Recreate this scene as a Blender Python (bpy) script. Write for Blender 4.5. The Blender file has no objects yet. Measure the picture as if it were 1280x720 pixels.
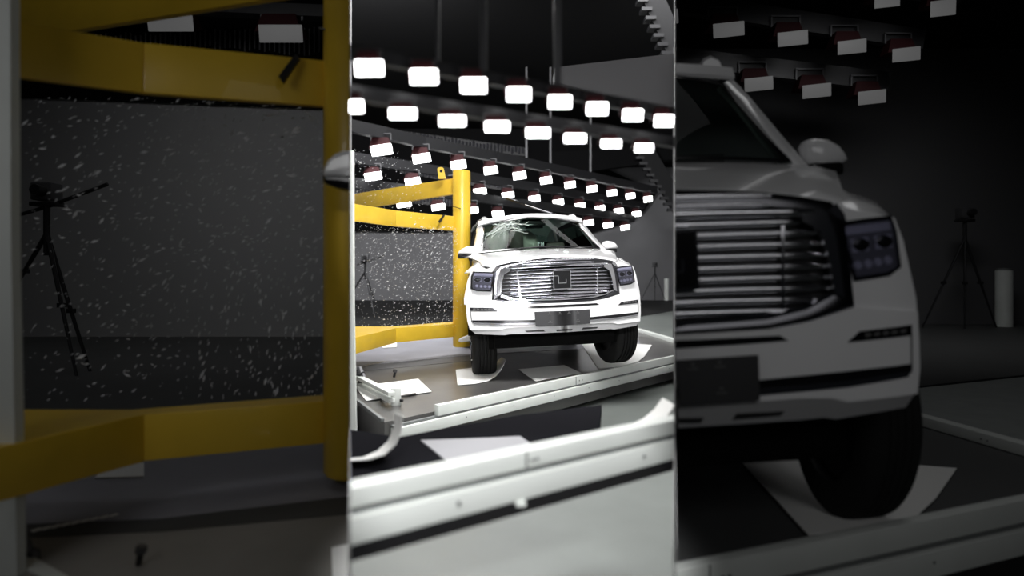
import bpy, bmesh, math, random
from mathutils import Vector, Matrix
random.seed(7)
S = bpy.context.scene
COL = S.collection
F = 800.0          # focal length in pixels of the 1280 wide frame
HZ = 345.0         # image row of the horizon
CAMZ = 1.11
# ------------------------------------------------------------------ camera
cam_d = bpy.data.cameras.new('camera'); cam = bpy.data.objects.new('camera', cam_d); COL.objects.link(cam)
cam.location = (0, 0, CAMZ); cam.rotation_euler = (math.pi/2, 0, 0)
cam_d.sensor_width = 36.0; cam_d.lens = 36.0*F/1280.0
cam_d.shift_y = -(360.0-HZ)/1280.0
cam_d.clip_start = 0.02; cam_d.clip_end = 200
cam_d.dof.use_dof = True; cam_d.dof.focus_distance = 6.6
cam_d.dof.aperture_fstop = (cam_d.lens/1000.0)/0.021
S.camera = cam
# ------------------------------------------------------------------ world, exposure
w = bpy.data.worlds.new('world'); S.world = w; w.use_nodes = True
w.node_tree.nodes['Background'].inputs[0].default_value = (0.6, 0.65, 0.75, 1)
w.node_tree.nodes['Background'].inputs[1].default_value = 0.004
S.view_settings.view_transform = 'Standard'; S.view_settings.look = 'None'
S.view_settings.exposure = 0.0; S.view_settings.gamma = 1.0; S.view_settings.use_curve_mapping = False

def aim(o, target):
    d = Vector(target)-o.location
    o.rotation_euler = d.to_track_quat('-Z', 'Y').to_euler()
def area(name, loc, target, sx, sy, power, color=(1, 1, 1), spread=180):
    l = bpy.data.lights.new(name, 'AREA'); l.shape = 'RECTANGLE'; l.size = sx; l.size_y = sy
    l.energy = power; l.color = color; l.spread = math.radians(spread)
    o = bpy.data.objects.new(name, l); COL.objects.link(o); o.location = loc; aim(o, target); return o
# added fill lights above the frame, unseen; their trays are built further down
area('fill_bank_light', (0.35, 4.3, 4.3), (0.6, 6.9, .4), 1.3, 1.6, 400, (1, .99, .98))
area('fill_bank_light', (-1.6, 11.4, 6.9), (-0.8, 10.2, 0), 4.0, 1.8, 640, (1, .99, .98))
area('fill_bank_light', (3.2, 14.0, 8.3), (3.0, 15.5, 0), 5.0, 3.0, 560, (1, 1, 1))
area('fill_bank_light', (-5.0, 16.5, 9.2), (-7.0, 29.0, 0), 6.0, 2.6, 4000, (1, 1, 1))
area('fill_bank_light', (7.5, 17.5, 9.3), (8.5, 35.0, 0), 6.0, 2.0, 800, (1, 1, 1))
def spot(name, loc, target, power, ang, blend=.4, size=.1):
    l = bpy.data.lights.new(name, 'SPOT'); l.energy = power; l.spot_size = math.radians(ang); l.spot_blend = blend; l.shadow_soft_size = size
    o = bpy.data.objects.new(name, l); COL.objects.link(o); o.location = loc; aim(o, target); return o
spot('rail_fill_spot', (0.0, -0.5, 2.7), (0.0, 1.75, 0.5), 470, 19.5)  # added spot, out of view, brightening only the foreground rail
# added fill lights for the two side bays, out of view, without fixtures
area('bay_fill_light', (1.4, -0.3, 2.1), (1.15, 2.4, 0.8), 2.4, 1.0, 2.5, (1, 1, 1), 100)
area('bay_fill_light', (-1.7, -0.2, 2.2), (-1.6, 3.0, 1.1), 1.0, .6, 2.0, (1, 1, 1), 100)
area('bay_fill_light', (-3.6, 6.0, 4.6), (-3.6, 10.0, 1.2), 2.4, .6, 9.0, (1, 1, 1), 120)
area('bay_fill_light', (5.0, 7.5, 4.9), (5.0, 11.0, 0.6), 2.4, .6, 22.0, (1, 1, 1), 120)

area('bay_fill_light', (1.7, 2.6, 5.0), (1.6, 2.7, 0), 1.2, 1.0, 5.0)
area('bay_fill_light', (3.2, 5.0, 5.0), (3.2, 5.0, 0), 1.6, 1.6, 6.0)
area('bay_fill_light', (-1.9, 2.8, 5.0), (-1.8, 2.8, 0), 1.2, 1.2, 6.0)
area('bay_fill_light', (-3.2, 5.2, 5.0), (-3.2, 5.2, 0), 1.6, 1.6, 6.0)

# ------------------------------------------------------------------ materials
MATS = {}
def mat(name, col, rough=.5, metal=0.0, emit=None, noise=0.0, nscale=8.0, bump=0.0, coat=0.0, spec=.5):
    if name in MATS: return MATS[name]
    m = bpy.data.materials.new(name); m.use_nodes = True; nt = m.node_tree
    b = nt.nodes['Principled BSDF']
    b.inputs['Base Color'].default_value = (*col, 1); b.inputs['Roughness'].default_value = rough
    b.inputs['Metallic'].default_value = metal; b.inputs['Coat Weight'].default_value = coat
    b.inputs['Specular IOR Level'].default_value = spec
    if emit:
        b.inputs['Emission Color'].default_value = (*emit[0], 1); b.inputs['Emission Strength'].default_value = emit[1]
    if noise or bump:
        tc = nt.nodes.new('ShaderNodeTexCoord'); n = nt.nodes.new('ShaderNodeTexNoise')
        n.inputs['Scale'].default_value = nscale; n.inputs['Detail'].default_value = 6
        nt.links.new(tc.outputs['Object'], n.inputs['Vector'])
        if noise:
            r = nt.nodes.new('ShaderNodeValToRGB')
            r.color_ramp.elements[0].position = .3; r.color_ramp.elements[1].position = .7
            r.color_ramp.elements[0].color = (*[c*(1-noise) for c in col], 1)
            r.color_ramp.elements[1].color = (*[min(1, c*(1+noise*.6)) for c in col], 1)
            nt.links.new(n.outputs['Fac'], r.inputs['Fac']); nt.links.new(r.outputs['Color'], b.inputs['Base Color'])
        if bump:
            bp = nt.nodes.new('ShaderNodeBump'); bp.inputs['Strength'].default_value = bump; bp.inputs['Distance'].default_value = .01
            nt.links.new(n.outputs['Fac'], bp.inputs['Height']); nt.links.new(bp.outputs['Normal'], b.inputs['Normal'])
    MATS[name] = m; return m
def glassmat(name, tint, rough=.02, refl=.9):
    m = bpy.data.materials.new(name); m.use_nodes = True; nt = m.node_tree
    for n in list(nt.nodes):
        if n.type != 'OUTPUT_MATERIAL': nt.nodes.remove(n)
    out = [n for n in nt.nodes if n.type == 'OUTPUT_MATERIAL'][0]
    t = nt.nodes.new('ShaderNodeBsdfTransparent'); t.inputs[0].default_value = (*tint, 1)
    g = nt.nodes.new('ShaderNodeBsdfGlossy'); g.inputs['Color'].default_value = (refl, refl, refl, 1); g.inputs['Roughness'].default_value = rough
    fr = nt.nodes.new('ShaderNodeFresnel'); fr.inputs[0].default_value = 1.45
    mx = nt.nodes.new('ShaderNodeMixShader')
    nt.links.new(fr.outputs[0], mx.inputs[0]); nt.links.new(t.outputs[0], mx.inputs[1]); nt.links.new(g.outputs[0], mx.inputs[2])
    nt.links.new(mx.outputs[0], out.inputs[0]); MATS[name] = m; return m
WHITE = mat('car_paint_white', (.86, .86, .87), .18, coat=.6)
CHROME = mat('chrome', (.82, .82, .86), .09, 1.0)
DCHROME = mat('dark_chrome', (.12, .12, .13), .16, 1.0)
BLACK = mat('black_plastic', (.012, .012, .013), .45)
GLOSSB = mat('gloss_black', (.008, .008, .009), .12)
SILVER = mat('satin_silver_lip', (.52, .52, .53), .35, .5)
RUBBER = mat('tyre_rubber', (.010, .010, .010), .8, spec=.3)
UNDER = mat('underbody', (.003, .003, .003), .9, spec=.1)
PLATE = mat('plate_black', (.022, .022, .024), .55)
SEATM = mat('seat_leather', (.16, .14, .13), .6)
AIRBAG = mat('airbag_cloth', (.62, .64, .56), .8, noise=.12, nscale=14)
TRIMG = mat('grey_trim', (.10, .10, .10), .45)
LENS = mat('lamp_lens_silver', (.55, .55, .66), .2, .25)
LAMPB = mat('lamp_bowl', (.17, .17, .20), .25, .2)
YEL = mat('yellow_paint', (.88, .58, .045), .38, noise=.10, nscale=3.0, coat=.2)
STEELW = mat('white_steel', (.74, .77, .74), .4, noise=.05, nscale=4)
STEELG = mat('groove_grey', (.16, .17, .17), .5)
PLATFORM = mat('platform_steel', (.14, .137, .133), .28, .35, noise=.35, nscale=1.6)
PLATF2 = mat('platform_grey', (.32, .32, .36), .4, noise=.12, nscale=2.5)
PAPER = mat('paper', (.86, .86, .84), .8)
WALLG = mat('hall_wall_grey', (.20, .20, .21), .8, noise=.08, nscale=.6)
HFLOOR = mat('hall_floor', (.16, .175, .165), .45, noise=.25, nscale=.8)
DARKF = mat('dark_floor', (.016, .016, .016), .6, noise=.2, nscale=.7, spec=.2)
CEILM = mat('ceiling_black', (.004, .004, .0045), .9, spec=.15)
DARKST = mat('dark_steel', (.02, .02, .022), .45, .3)
MIDST = mat('mid_steel', (.09, .09, .095), .45, .4)
RED = mat('red_housing', (.02, .0015, .0025), .7, spec=.2)
LAMPON = mat('lamp_lit', (1, 1, 1), .5, emit=((1, 1, 1), 9.0))
LAMPDIM = mat('lamp_dim', (.05, .05, .05), .5, emit=((1, 1, 1), .07))
PART = mat('light_divider_grey', (.30, .30, .30), .9)
GLASSM = glassmat('windshield_glass', (.50, .60, .55), .02, .07)
HLGLASS = glassmat('headlamp_glass', (.88, .88, .92))
SHARD = mat('glass_shard', (.75, .76, .78), .3)
CRACK = mat('crack_white', (.55, .62, .58), .6)
STICKER = mat('sticker_white', (.85, .88, .9), .7)

# ------------------------------------------------------------------ mesh helpers
CLIP = {'left': (Vector((0, 0, 0)), None), 'right': None}
def ray_plane(px):
    """vertical plane through the camera axis and image column px: returns (point, normal pointing to larger px)"""
    d = Vector(((px-640)/F, 1, 0)).normalized()
    return Vector((0, 0, 0)), Vector((d.y, -d.x, 0))
PL_L = ray_plane(438.0); PL_R = ray_plane(842.5)
def clip_bm(bm, side, W=None):
    if side is None: return
    if side == 'cen':
        clip_bm(bm, 'cl', W); clip_bm(bm, 'cr', W); return
    co, no = (PL_L if side in ('left', 'cl') else PL_R)
    if side == 'cr': no = -no
    if side == 'left': no = -no            # keep px < 438
    if W is not None:
        Wi = W.inverted(); co = Wi @ co; no = (W.to_3x3().transposed() @ no).normalized()
    geom = bm.verts[:]+bm.edges[:]+bm.faces[:]
    r = bmesh.ops.bisect_plane(bm, geom=geom, plane_co=co, plane_no=no, clear_inner=True)
    ed = [e for e in r['geom_cut'] if isinstance(e, bmesh.types.BMEdge)]
    if ed:
        try: bmesh.ops.holes_fill(bm, edges=ed, sides=0)
        except Exception: pass
def smooth(me, ang=35):
    for p in me.polygons: p.use_smooth = True
    me.set_sharp_from_angle(angle=math.radians(ang))
def link(name, bm, m, parent=None, clip=None, W=None, ang=35, recalc=True):
    clip_bm(bm, clip, W)
    if not bm.faces:
        bm.free(); return None
    if recalc: bmesh.ops.recalc_face_normals(bm, faces=bm.faces[:])
    me = bpy.data.meshes.new(name); bm.to_mesh(me); bm.free()
    me.materials.append(m); smooth(me, ang)
    o = bpy.data.objects.new(name, me); COL.objects.link(o)
    if parent is not None: o.parent = parent
    return o
def tag(o, label, cat, group=None, kind=None):
    if o is None: return
    if label: o['label'] = label
    if cat: o['category'] = cat
    if group: o['group'] = group
    if kind: o['kind'] = kind
    return o
def empty(name, loc, label, cat, group=None):
    e = bpy.data.objects.new(name, None); COL.objects.link(e); e.location = loc; e.empty_display_size = .1
    tag(e, label, cat, group); return e
def world_parent(o, root):
    """child meshes are given in world coordinates: keep them there under a translated root"""
    if o is None: return
    o.parent = root
    o.matrix_parent_inverse = Matrix.Translation(-Vector(root.location))
    return o
def part(name, bm, m, root, clip=None, ang=35):
    o = link(name, bm, m, None, clip, None, ang)
    return world_parent(o, root)
def sub(name, bm, m, root, par, clip=None, ang=35):
    """a sub-part: parented to part `par`, geometry in world coordinates"""
    o = link(name, bm, m, None, clip, None, ang)
    if o is None: return
    o.parent = par
    return o
def struct(name, bm, m, ang=35):
    o = link(name, bm, m, None, None, None, ang); o['kind'] = 'structure'; return o
def pt(px, py, Y):
    return Vector(((px-640)/F*Y, Y, CAMZ-(py-HZ)/F*Y))
def flr(px, py, z=0.0):
    Y = F*(CAMZ-z)/(py-HZ); return Vector(((px-640)/F*Y, Y, z))
def box_pts(bm, P):
    """8 points: bottom loop 0-3, top loop 4-7"""
    v = [bm.verts.new(p) for p in P]
    for f in ((0, 3, 2, 1), (4, 5, 6, 7), (0, 1, 5, 4), (1, 2, 6, 5), (2, 3, 7, 6), (3, 0, 4, 7)):
        bm.faces.new([v[i] for i in f])
    return v
def box(bm, c, s, R=None):
    c = Vector(c); P = []
    for z in (-1, 1):
        for x, y in ((-1, -1), (1, -1), (1, 1), (-1, 1)):
            d = Vector((x*s[0]/2, y*s[1]/2, z*s[2]/2))
            P.append(c+(R @ d if R else d))
    return box_pts(bm, P)
def bevel(bm, w=.01, seg=2):
    bmesh.ops.bevel(bm, geom=bm.edges[:], offset=w, segments=seg, affect='EDGES', profile=.6, clamp_overlap=True)
def bar(bm, a, b, wd, ht, up=Vector((0, 0, 1))):
    """box bar from a to b, width wd (sideways), height ht"""
    a, b = Vector(a), Vector(b); d = (b-a).normalized(); s = d.cross(up).normalized(); u = s.cross(d).normalized()
    P = []
    for q in (-1, 1):
        for e, sg in ((a, -1), (a, 1), (b, 1), (b, -1)):
            P.append(e+s*sg*wd/2+u*q*ht/2)
    return box_pts(bm, P)
def tube(bm, pts, r, n=10, caps=True):
    pts = [Vector(p) for p in pts]; rings = []
    rs = r if isinstance(r, (list, tuple)) else [r]*len(pts)
    for i, p in enumerate(pts):
        d = (pts[min(i+1, len(pts)-1)]-pts[max(i-1, 0)]).normalized()
        up = Vector((0, 0, 1)) if abs(d.z) < .9 else Vector((1, 0, 0))
        s = d.cross(up).normalized(); u = s.cross(d)
        rings.append([bm.verts.new(p+rs[i]*(math.cos(t)*s+math.sin(t)*u)) for t in [2*math.pi*k/n for k in range(n)]])
    for a, b in zip(rings, rings[1:]):
        for k in range(n): bm.faces.new((a[k], a[(k+1) % n], b[(k+1) % n], b[k]))
    if caps:
        bm.faces.new(rings[0][::-1]); bm.faces.new(rings[-1])
def prism(bm, pts, off):
    """closed polygon of world points extruded by vector off"""
    off = Vector(off); a = [bm.verts.new(Vector(p)) for p in pts]; b = [bm.verts.new(Vector(p)+off) for p in pts]
    n = len(a); bm.faces.new(a); bm.faces.new(b[::-1])
    for i in range(n): bm.faces.new((a[i], b[i], b[(i+1) % n], a[(i+1) % n]))
def NB(): return bmesh.new()
ORD = ['first', 'second', 'third', 'fourth', 'fifth', 'sixth', 'seventh', 'eighth', 'ninth', 'tenth', 'eleventh', 'twelfth']

# ------------------------------------------------------------------ the hall
bm = NB(); box(bm, (2, 17, -.36), (34, 44, .1)); struct('floor', bm, HFLOOR)
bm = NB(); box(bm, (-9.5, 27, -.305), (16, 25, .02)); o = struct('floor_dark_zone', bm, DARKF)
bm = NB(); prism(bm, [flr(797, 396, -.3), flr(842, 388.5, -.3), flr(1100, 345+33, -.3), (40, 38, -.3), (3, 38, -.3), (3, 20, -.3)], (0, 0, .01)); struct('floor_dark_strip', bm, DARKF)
bm = NB(); box(bm, (2, 37.2, 3.5), (40, .3, 7.8)); struct('wall_back', bm, WALLG)
bm = NB(); box(bm, (2, 37.1, 8.55), (40, .4, 2.3)); struct('wall_back_upper', bm, CEILM)
bm = NB(); box(bm, (2, 17, 9.75), (40, 44, .3)); struct('ceiling', bm, CEILM)
bm = NB(); box(bm, (-15, 17, 4.6), (.3, 44, 10.2)); struct('wall_left', bm, WALLG)
bm = NB(); box(bm, (19, 17, 4.6), (.3, 44, 10.2)); struct('wall_right', bm, WALLG)
# thin walls added edge-on to the view, keeping hall light out of bays
def light_divider(name, px, y0, y1, z0, z1, t):
    d = Vector(((px-640)/F, 1, 0)); n = Vector((1, 0, 0))*t
    bm = NB(); a, b = d*y0, d*y1
    box_pts(bm, [a+Vector((0, 0, z0)), b+Vector((0, 0, z0)), b+n+Vector((0, 0, z0)), a+n+Vector((0, 0, z0)),
                 a+Vector((0, 0, z1)), b+Vector((0, 0, z1)), b+n+Vector((0, 0, z1)), a+n+Vector((0, 0, z1))])
    struct(name, bm, PART)
BDL, BDR = 10.0, 12.5   # depth of the side bays
light_divider('wall_light_divider_left', 438.0, 2.15, BDL+.1, -.31, 5.6, -.003)
light_divider('wall_light_divider_right', 842.5, 1.95, BDR+.1, -.31, 5.6, .003)
light_divider('trim_light_divider_1', 438.0, 1.2, 2.15, -.31, .60, -.003)
light_divider('trim_light_divider_2', 842.5, 1.2, 1.95, -.31, .60, .003)
def baywall(name, x0, x1, BD, m, z0=-.31, z1=5.6):
    bm = NB(); box_pts(bm, [(x0, BD, z0), (x1, BD, z0), (x1, BD+.12, z0), (x0, BD+.12, z0), (x0, BD, z1), (x1, BD, z1), (x1, BD+.12, z1), (x0, BD+.12, z1)])
    struct(name, bm, m)
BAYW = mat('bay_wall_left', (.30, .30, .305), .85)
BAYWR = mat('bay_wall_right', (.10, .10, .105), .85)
xl = (438-640)/F*BDL; xr = (842.5-640)/F*BDR
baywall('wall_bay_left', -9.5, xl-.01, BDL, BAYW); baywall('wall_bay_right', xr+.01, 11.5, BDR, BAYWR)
for nm, x0, x1, s, BD in (('ceiling_bay_left', -9.5, -.55, 'left', BDL), ('ceiling_bay_right', .5, 11.5, 'right', BDR)):
    bm = NB(); box(bm, ((x0+x1)/2, (1.9+BD)/2, 5.6), (x1-x0, BD-1.9, .1)); o = link(nm, bm, CEILM, None, s); o['kind'] = 'structure'

# ------------------------------------------------------------------ yellow barrier frame with round pole
def yellow_frame(P, clip, label, scale):
    """P(px, py, Y) turns a photo position and a real depth into a world point"""
    Yp = 9.0
    base = P(577, 433, Yp)
    root = empty('barrier_frame', base, label, 'barrier')
    r = (P(588, 300, Yp)-P(566, 300, Yp)).length/2
    top = P(577, 214, Yp)
    bm = NB(); n = 36; rings = []
    for z, rr in ((base.z, r*.9), (base.z+.02*scale, r), (top.z-.012*scale, r), (top.z, r*.95)):
        rings.append([bm.verts.new((base.x+rr*math.cos(2*math.pi*k/n), base.y+rr*math.sin(2*math.pi*k/n), z)) for k in range(n)])
    for a, b in zip(rings, rings[1:]):
        for k in range(n): bm.faces.new((a[k], a[(k+1) % n], b[(k+1) % n], b[k]))
    bm.faces.new(rings[0][::-1]); bm.faces.new(rings[-1])
    part('pole', bm, YEL, root, clip, 40)
    th = Vector((0, .11 if scale == 1.0 else .045, 0))
    def seg(name, a, b, c, d, thick=th):
        bm = NB(); prism(bm, [a, b, c, d], thick); bevel(bm, .008*scale, 2); return part(name, bm, YEL, root, clip, 50)
    L = 425
    seg('upper_rear_beam', P(572, 222, 9.0), P(572, 241.5, 9.0), P(L, 265, 10.9), P(L, 245, 10.9))
    seg('upper_front_beam', P(570, 270.5, 8.95), P(570, 288.5, 8.95), P(494.5, 283, 8.2), P(494.5, 263, 8.2))
    seg('upper_front_beam', P(494.5, 263, 8.2), P(494.5, 283, 8.2), P(L, 274, 7.2), P(L, 251.5, 7.2))
    seg('lower_front_beam', P(570, 404.5, 8.95), P(570, 421, 8.95), P(494.5, 428.5, 8.15), P(494.5, 410, 8.15), th*.6)
    seg('lower_front_beam', P(494.5, 410, 8.15), P(494.5, 428.5, 8.15), P(L, 448, 6.6), P(L, 426, 6.6), th*.6)
    bm = NB(); prism(bm, [P(L, 426.5, 6.62), P(494.5, 410.3, 8.17), P(568, 404.7, 8.97), P(568, 402, 9.2), P(490, 408, 8.5), P(L, 408, 8.4)], (0, 0, -.02*scale))
    part('gusset_plate', bm, YEL, root, clip)
    # lifting lug with a hole
    c = P(551.2, 213.6, 8.98); k = (P(552.2, 213.6, 8.98)-P(551.2, 213.6, 8.98)).length
    outer = [(-4.5, -3), (-2.5, -4.6), (1.5, -4.6), (3.5, -3), (4.2, 1), (5, 5), (6, 9.5), (0, 9.8), (-1.5, 9.8), (-3, 9.8), (-3.6, 5), (-4.2, 1)]
    inner = [(2*math.cos(t), 2*math.sin(t)) for t in [math.radians(-140+30*q) for q in range(12)]]
    bm = NB(); V = []
    for dy in (0, .03*scale):
        V.append([[bm.verts.new((c.x+k*x, c.y+dy, c.z-k*y)) for x, y in lp] for lp in (outer, inner)])
    for q in range(12):
        q2 = (q+1) % 12
        bm.faces.new((V[0][0][q], V[0][0][q2], V[0][1][q2], V[0][1][q])); bm.faces.new((V[1][0][q], V[1][1][q], V[1][1][q2], V[1][0][q2]))
        bm.faces.new((V[0][0][q], V[1][0][q], V[1][0][q2], V[0][0][q2])); bm.faces.new((V[0][1][q], V[0][1][q2], V[1][1][q2], V[1][1][q]))
    part('lifting_lug', bm, YEL, root, clip)
    bm = NB(); prism(bm, [P(554.5, 267.5, 8.7), P(556, 269.5, 8.7), P(549.5, 279, 8.55), P(547.8, 276.5, 8.55)], (0, .02*scale, 0)); o = part('black_strap', bm, BLACK, root, clip)
    bm = NB(); tube(bm, [P(564, 257.5, 8.85), P(570, 259, 8.83), P(576, 261, 8.84)], .006*scale, 6); part('wire', bm, BLACK, root, clip)
    return root
yellow_frame(pt, 'cen', 'bright yellow steel barrier frame with round pole beside the brightly lit SUV', 1.0)
def PB(px, py, Y):
    return pt((px-438)*3.168, 360+(py-360)*3.168, 2.9+(Y-9.0)*.45)
yellow_frame(PB, 'left', 'large dim yellow barrier frame in the dark bay filling the left third', .9)

# ------------------------------------------------------------------ the SUV
def build_suv(side, label):
    half = side == 'right'
    k = .42 if half else 1.0
    psi = math.radians(3.0 if half else 6.5); phi = math.radians(2.4)
    OY = 2.05 if half else 6.5
    eu = Vector((math.cos(psi), math.sin(psi), 0)); ev = Vector((-math.sin(psi), math.cos(psi), 0)); z = Vector((0, 0, 1))
    eu2 = math.cos(phi)*eu+math.sin(phi)*z; ew = -math.sin(phi)*eu+math.cos(phi)*z
    cx = (839.5-640)/F*OY if half else (703-640)/F*OY
    O = Vector((cx+math.sin(phi)*1.0, OY, .085 if half else 0.0))
    W = Matrix((eu2, ev, ew)).transposed().to_4x4(); W.translation = O
    root = bpy.data.objects.new('suv', None); COL.objects.link(root); root.matrix_world = W
    tag(root, label, 'car')
    C0 = Vector((0, 0, CAMZ))
    def loc(X, Yp, v):
        px, py = (X, Yp) if half else (438+X/3.168, 360+(Yp-360)/3.168)
        A = O+ev*(k*v)-C0
        r = Vector(((px-640)/F, 1, -(py-HZ)/F))
        # O + v + u*eu2 + w*ew = t*r
        Mx = Matrix((eu2, ew, -r)).transposed()
        s = Mx.inverted() @ (-A); return s.x, s.y
    def V(u, w):
        a = abs(u); v = .10*(a/.8)**2
        t = min(.985, max(0, (a-.74)/.30)); v += .42*(1-math.sqrt(1-t*t))
        if w > .62: v += .10*(w-.62)
        if w < .52: v += .3*(.52-w)
        return v
    def locs(X, Y, off=0):
        v = .1
        for _ in range(12):
            u, w = loc(X, Y, v); v = .5*v+.5*(V(u, w)+off)
        return u, w
    UL = 1.155
    def mir(u, v):
        if u >= 0: return u
        f = UL if v < .38 else (UL+(.985-UL)*min(1, (v-.38)/.4))
        return u*f
    def dent(u, v, w):
        if half or u > -.3: return u
        lim = -.655-.75*(v-2.68)**2
        return max(u, lim) if 1.4 < v < 4.2 else u
    def out(name, bm, m, parent=None, ang=35, recalc=True, raw=False):
        for vv in bm.verts:
            x, y, zz = vv.co; vv.co = (x, y*k, zz) if raw else (dent(mir(x, y), y, zz), y*k, zz)
        return link(name, bm, m, parent or root, 'right' if half else None, W if half else None, ang, recalc)
    def patch_bm(poly, off, thick, g=.05, mirror=True, sgn=1, uw=False):
        bm = NB()
        P = [(p if uw else locs(p[0], p[1], off)) for p in poly]
        vs = [bm.verts.new((u, 0, w_)) for u, w_ in P]
        f = bm.faces.new(vs); bmesh.ops.triangulate(bm, faces=[f], ngon_method='EAR_CLIP')
        us = [p[0] for p in P]; ws = [p[1] for p in P]
        def cuts(lo, hi, axis, step):
            n = int((hi-lo)/step)
            for i in range(1, n+1):
                c = lo+i*(hi-lo)/(n+1); no = (1, 0, 0) if axis == 0 else (0, 0, 1)
                co = (c, 0, 0) if axis == 0 else (0, 0, c)
                bmesh.ops.bisect_plane(bm, geom=bm.verts[:]+bm.edges[:]+bm.faces[:], plane_co=co, plane_no=no)
        cuts(min(us), max(us), 0, g); cuts(min(ws), max(ws), 1, g*2)
        fs = bm.faces[:]
        r = bmesh.ops.extrude_face_region(bm, geom=fs)
        back = [e for e in r['geom'] if isinstance(e, bmesh.types.BMVert)]; bs = set(back)
        for v_ in bm.verts:
            u, _, w_ = v_.co; v_.co.y = V(u, w_)+off+(thick if v_ in bs else 0)
        bmesh.ops.recalc_face_normals(bm, faces=bm.faces[:])
        if sgn < 0 or (mirror and not half):
            src = bm.verts[:]
            if sgn < 0:
                for v_ in src: v_.co.x *= -1
            else:
                d = bmesh.ops.duplicate(bm, geom=bm.verts[:]+bm.edges[:]+bm.faces[:])
                for e in d['geom']:
                    if isinstance(e, bmesh.types.BMVert): e.co.x *= -1
                bmesh.ops.remove_doubles(bm, verts=bm.verts[:], dist=.0015)
        return bm
    sides = (1,) if half else (1, -1)
    def centred(poly, off):
        """half polygon whose first and last points lie on the centre line"""
        P = [locs(p[0], p[1], off) for p in poly]
        P[0] = (0, P[0][1]); P[-1] = (0, P[-1][1]); return P
    def grid(rows, m, name, parent=None, close=False, ang=40, thick=.02, mirror=True):
        """rows: lists of (u, v, w), u >= 0 half; mirrored"""
        bm = NB()
        for sg in (sides if mirror else (1,)):
            vv = [[bm.verts.new((u*sg, v, w_)) for u, v, w_ in r] for r in rows]
            for a, b in zip(vv, vv[1:]):
                for i in range(len(a)-1): bm.faces.new((a[i], a[i+1], b[i+1], b[i]))
        bmesh.ops.remove_doubles(bm, verts=bm.verts[:], dist=.002)
        bmesh.ops.recalc_face_normals(bm, faces=bm.faces[:])
        if thick:
            bmesh.ops.solidify(bm, geom=bm.faces[:], thickness=thick)
        return out(name, bm, m, parent, ang)
    # ---- front end, painted parts
    for sg in sides: out('front_fascia', patch_bm([(1042, 254), (1056, 275), (1060, 310), (1068, 384), (1100, 396), (1147, 394), (1145, 372), (1137, 340), (1129, 300), (1118, 272), (1100, 268), (1066, 262)], 0, .05, mirror=False, sgn=sg), WHITE)
    out('bumper', patch_bm(centred([(842, 419), (960, 412), (1012, 402), (1068, 384), (1110, 388), (1147, 389), (1149, 425), (1150, 460), (1147, 492), (1060, 503), (1040, 498), (1000, 498), (842, 510)], -.035), -.035, .12, uw=True), WHITE)
    out('lower_lip', patch_bm(centred([(842, 507), (1000, 496), (1040, 497), (1060, 501), (1146, 489), (1132, 509), (1045, 524), (1030, 522), (1000, 525), (842, 535)], -.025), -.025, .15, uw=True), SILVER)
    for poly in ([(915, 525), (921, 517), (981, 514), (976, 520)], ):
        for sg in sides: out('lip_slot', patch_bm(poly, -.03, .02, mirror=False, sgn=sg), BLACK)
    out('lip_slot', patch_bm(centred([(842, 523), (880, 522), (876, 529), (842, 530)], -.03), -.03, .02, uw=True), BLACK)
    out('intake_slit', patch_bm(centred([(842, 426), (975, 419.5), (986, 426), (922, 431), (842, 436)], -.042), -.042, .02, uw=True), GLOSSB)
    for sg in sides:
        sl = out('corner_vent', patch_bm([(1060, 428), (1075, 414), (1140, 406), (1140, 419), (1080, 426)], -.045, .03, mirror=False, sgn=sg), DCHROME)
        for q in range(5):
            x0 = 1082+q*11
            bmv = patch_bm([(x0, 417-q*1.2), (x0+7, 416-q*1.2), (x0+7, 420.5-q*1.2), (x0, 421.5-q*1.2)], -.05, .012, mirror=False, sgn=sg); out('vent_mesh', bmv, TRIMG, sl)
        out('corner_seam', patch_bm([(1138.5, 418), (1140.5, 418), (1141, 462), (1139, 462)], -.039, .01, mirror=False, sgn=sg), TRIMG)
    out('lower_strip', patch_bm(centred([(842, 486), (960, 474), (1060, 464), (1139, 455), (1140, 466), (1060, 478), (950, 488), (842, 500)], -.045), -.045, .03, uw=True), GLOSSB)
    out('lower_chrome', patch_bm(centred([(842, 495), (950, 486), (1060, 476), (1138, 464), (1136, 471), (1060, 484), (950, 494), (842, 503)], -.05), -.05, .03, uw=True), CHROME)
    # ---- licence plate blank
    pl = out('number_plate', patch_bm(centred([(842, 451), (948, 444), (950, 501), (842, 509)], -.075), -.075, .03, g=.2, uw=True), PLATE)
    for sg in sides:
        for (x, y) in ((900, 456), (902, 489), (866, 459)):
            u, w_ = locs(x, y, -.08); bmv = NB()
            box(bmv, (u*sg, V(u, w_)-.078, w_-.006), (.034, .01, .005)); box(bmv, (u*sg, V(u, w_)-.078, w_+.008), (.012, .01, .008))
            out('plate_slot', bmv, TRIMG, pl)
    # ---- grille
    gout = [(842, 236.5), (900, 237.5), (950, 239.5), (1000, 245), (1040, 252), (1058, 275), (1061, 310), (1069, 383), (1012, 403), (960, 412), (842, 420)]
    gin = [(842, 268), (930, 270), (1000, 277), (1024, 292), (1034, 320), (1042, 368), (1012, 384), (960, 397), (842, 406)]
    out('grille_backing', patch_bm(centred(gout[:], .07), .07, .03, uw=True), BLACK)
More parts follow.
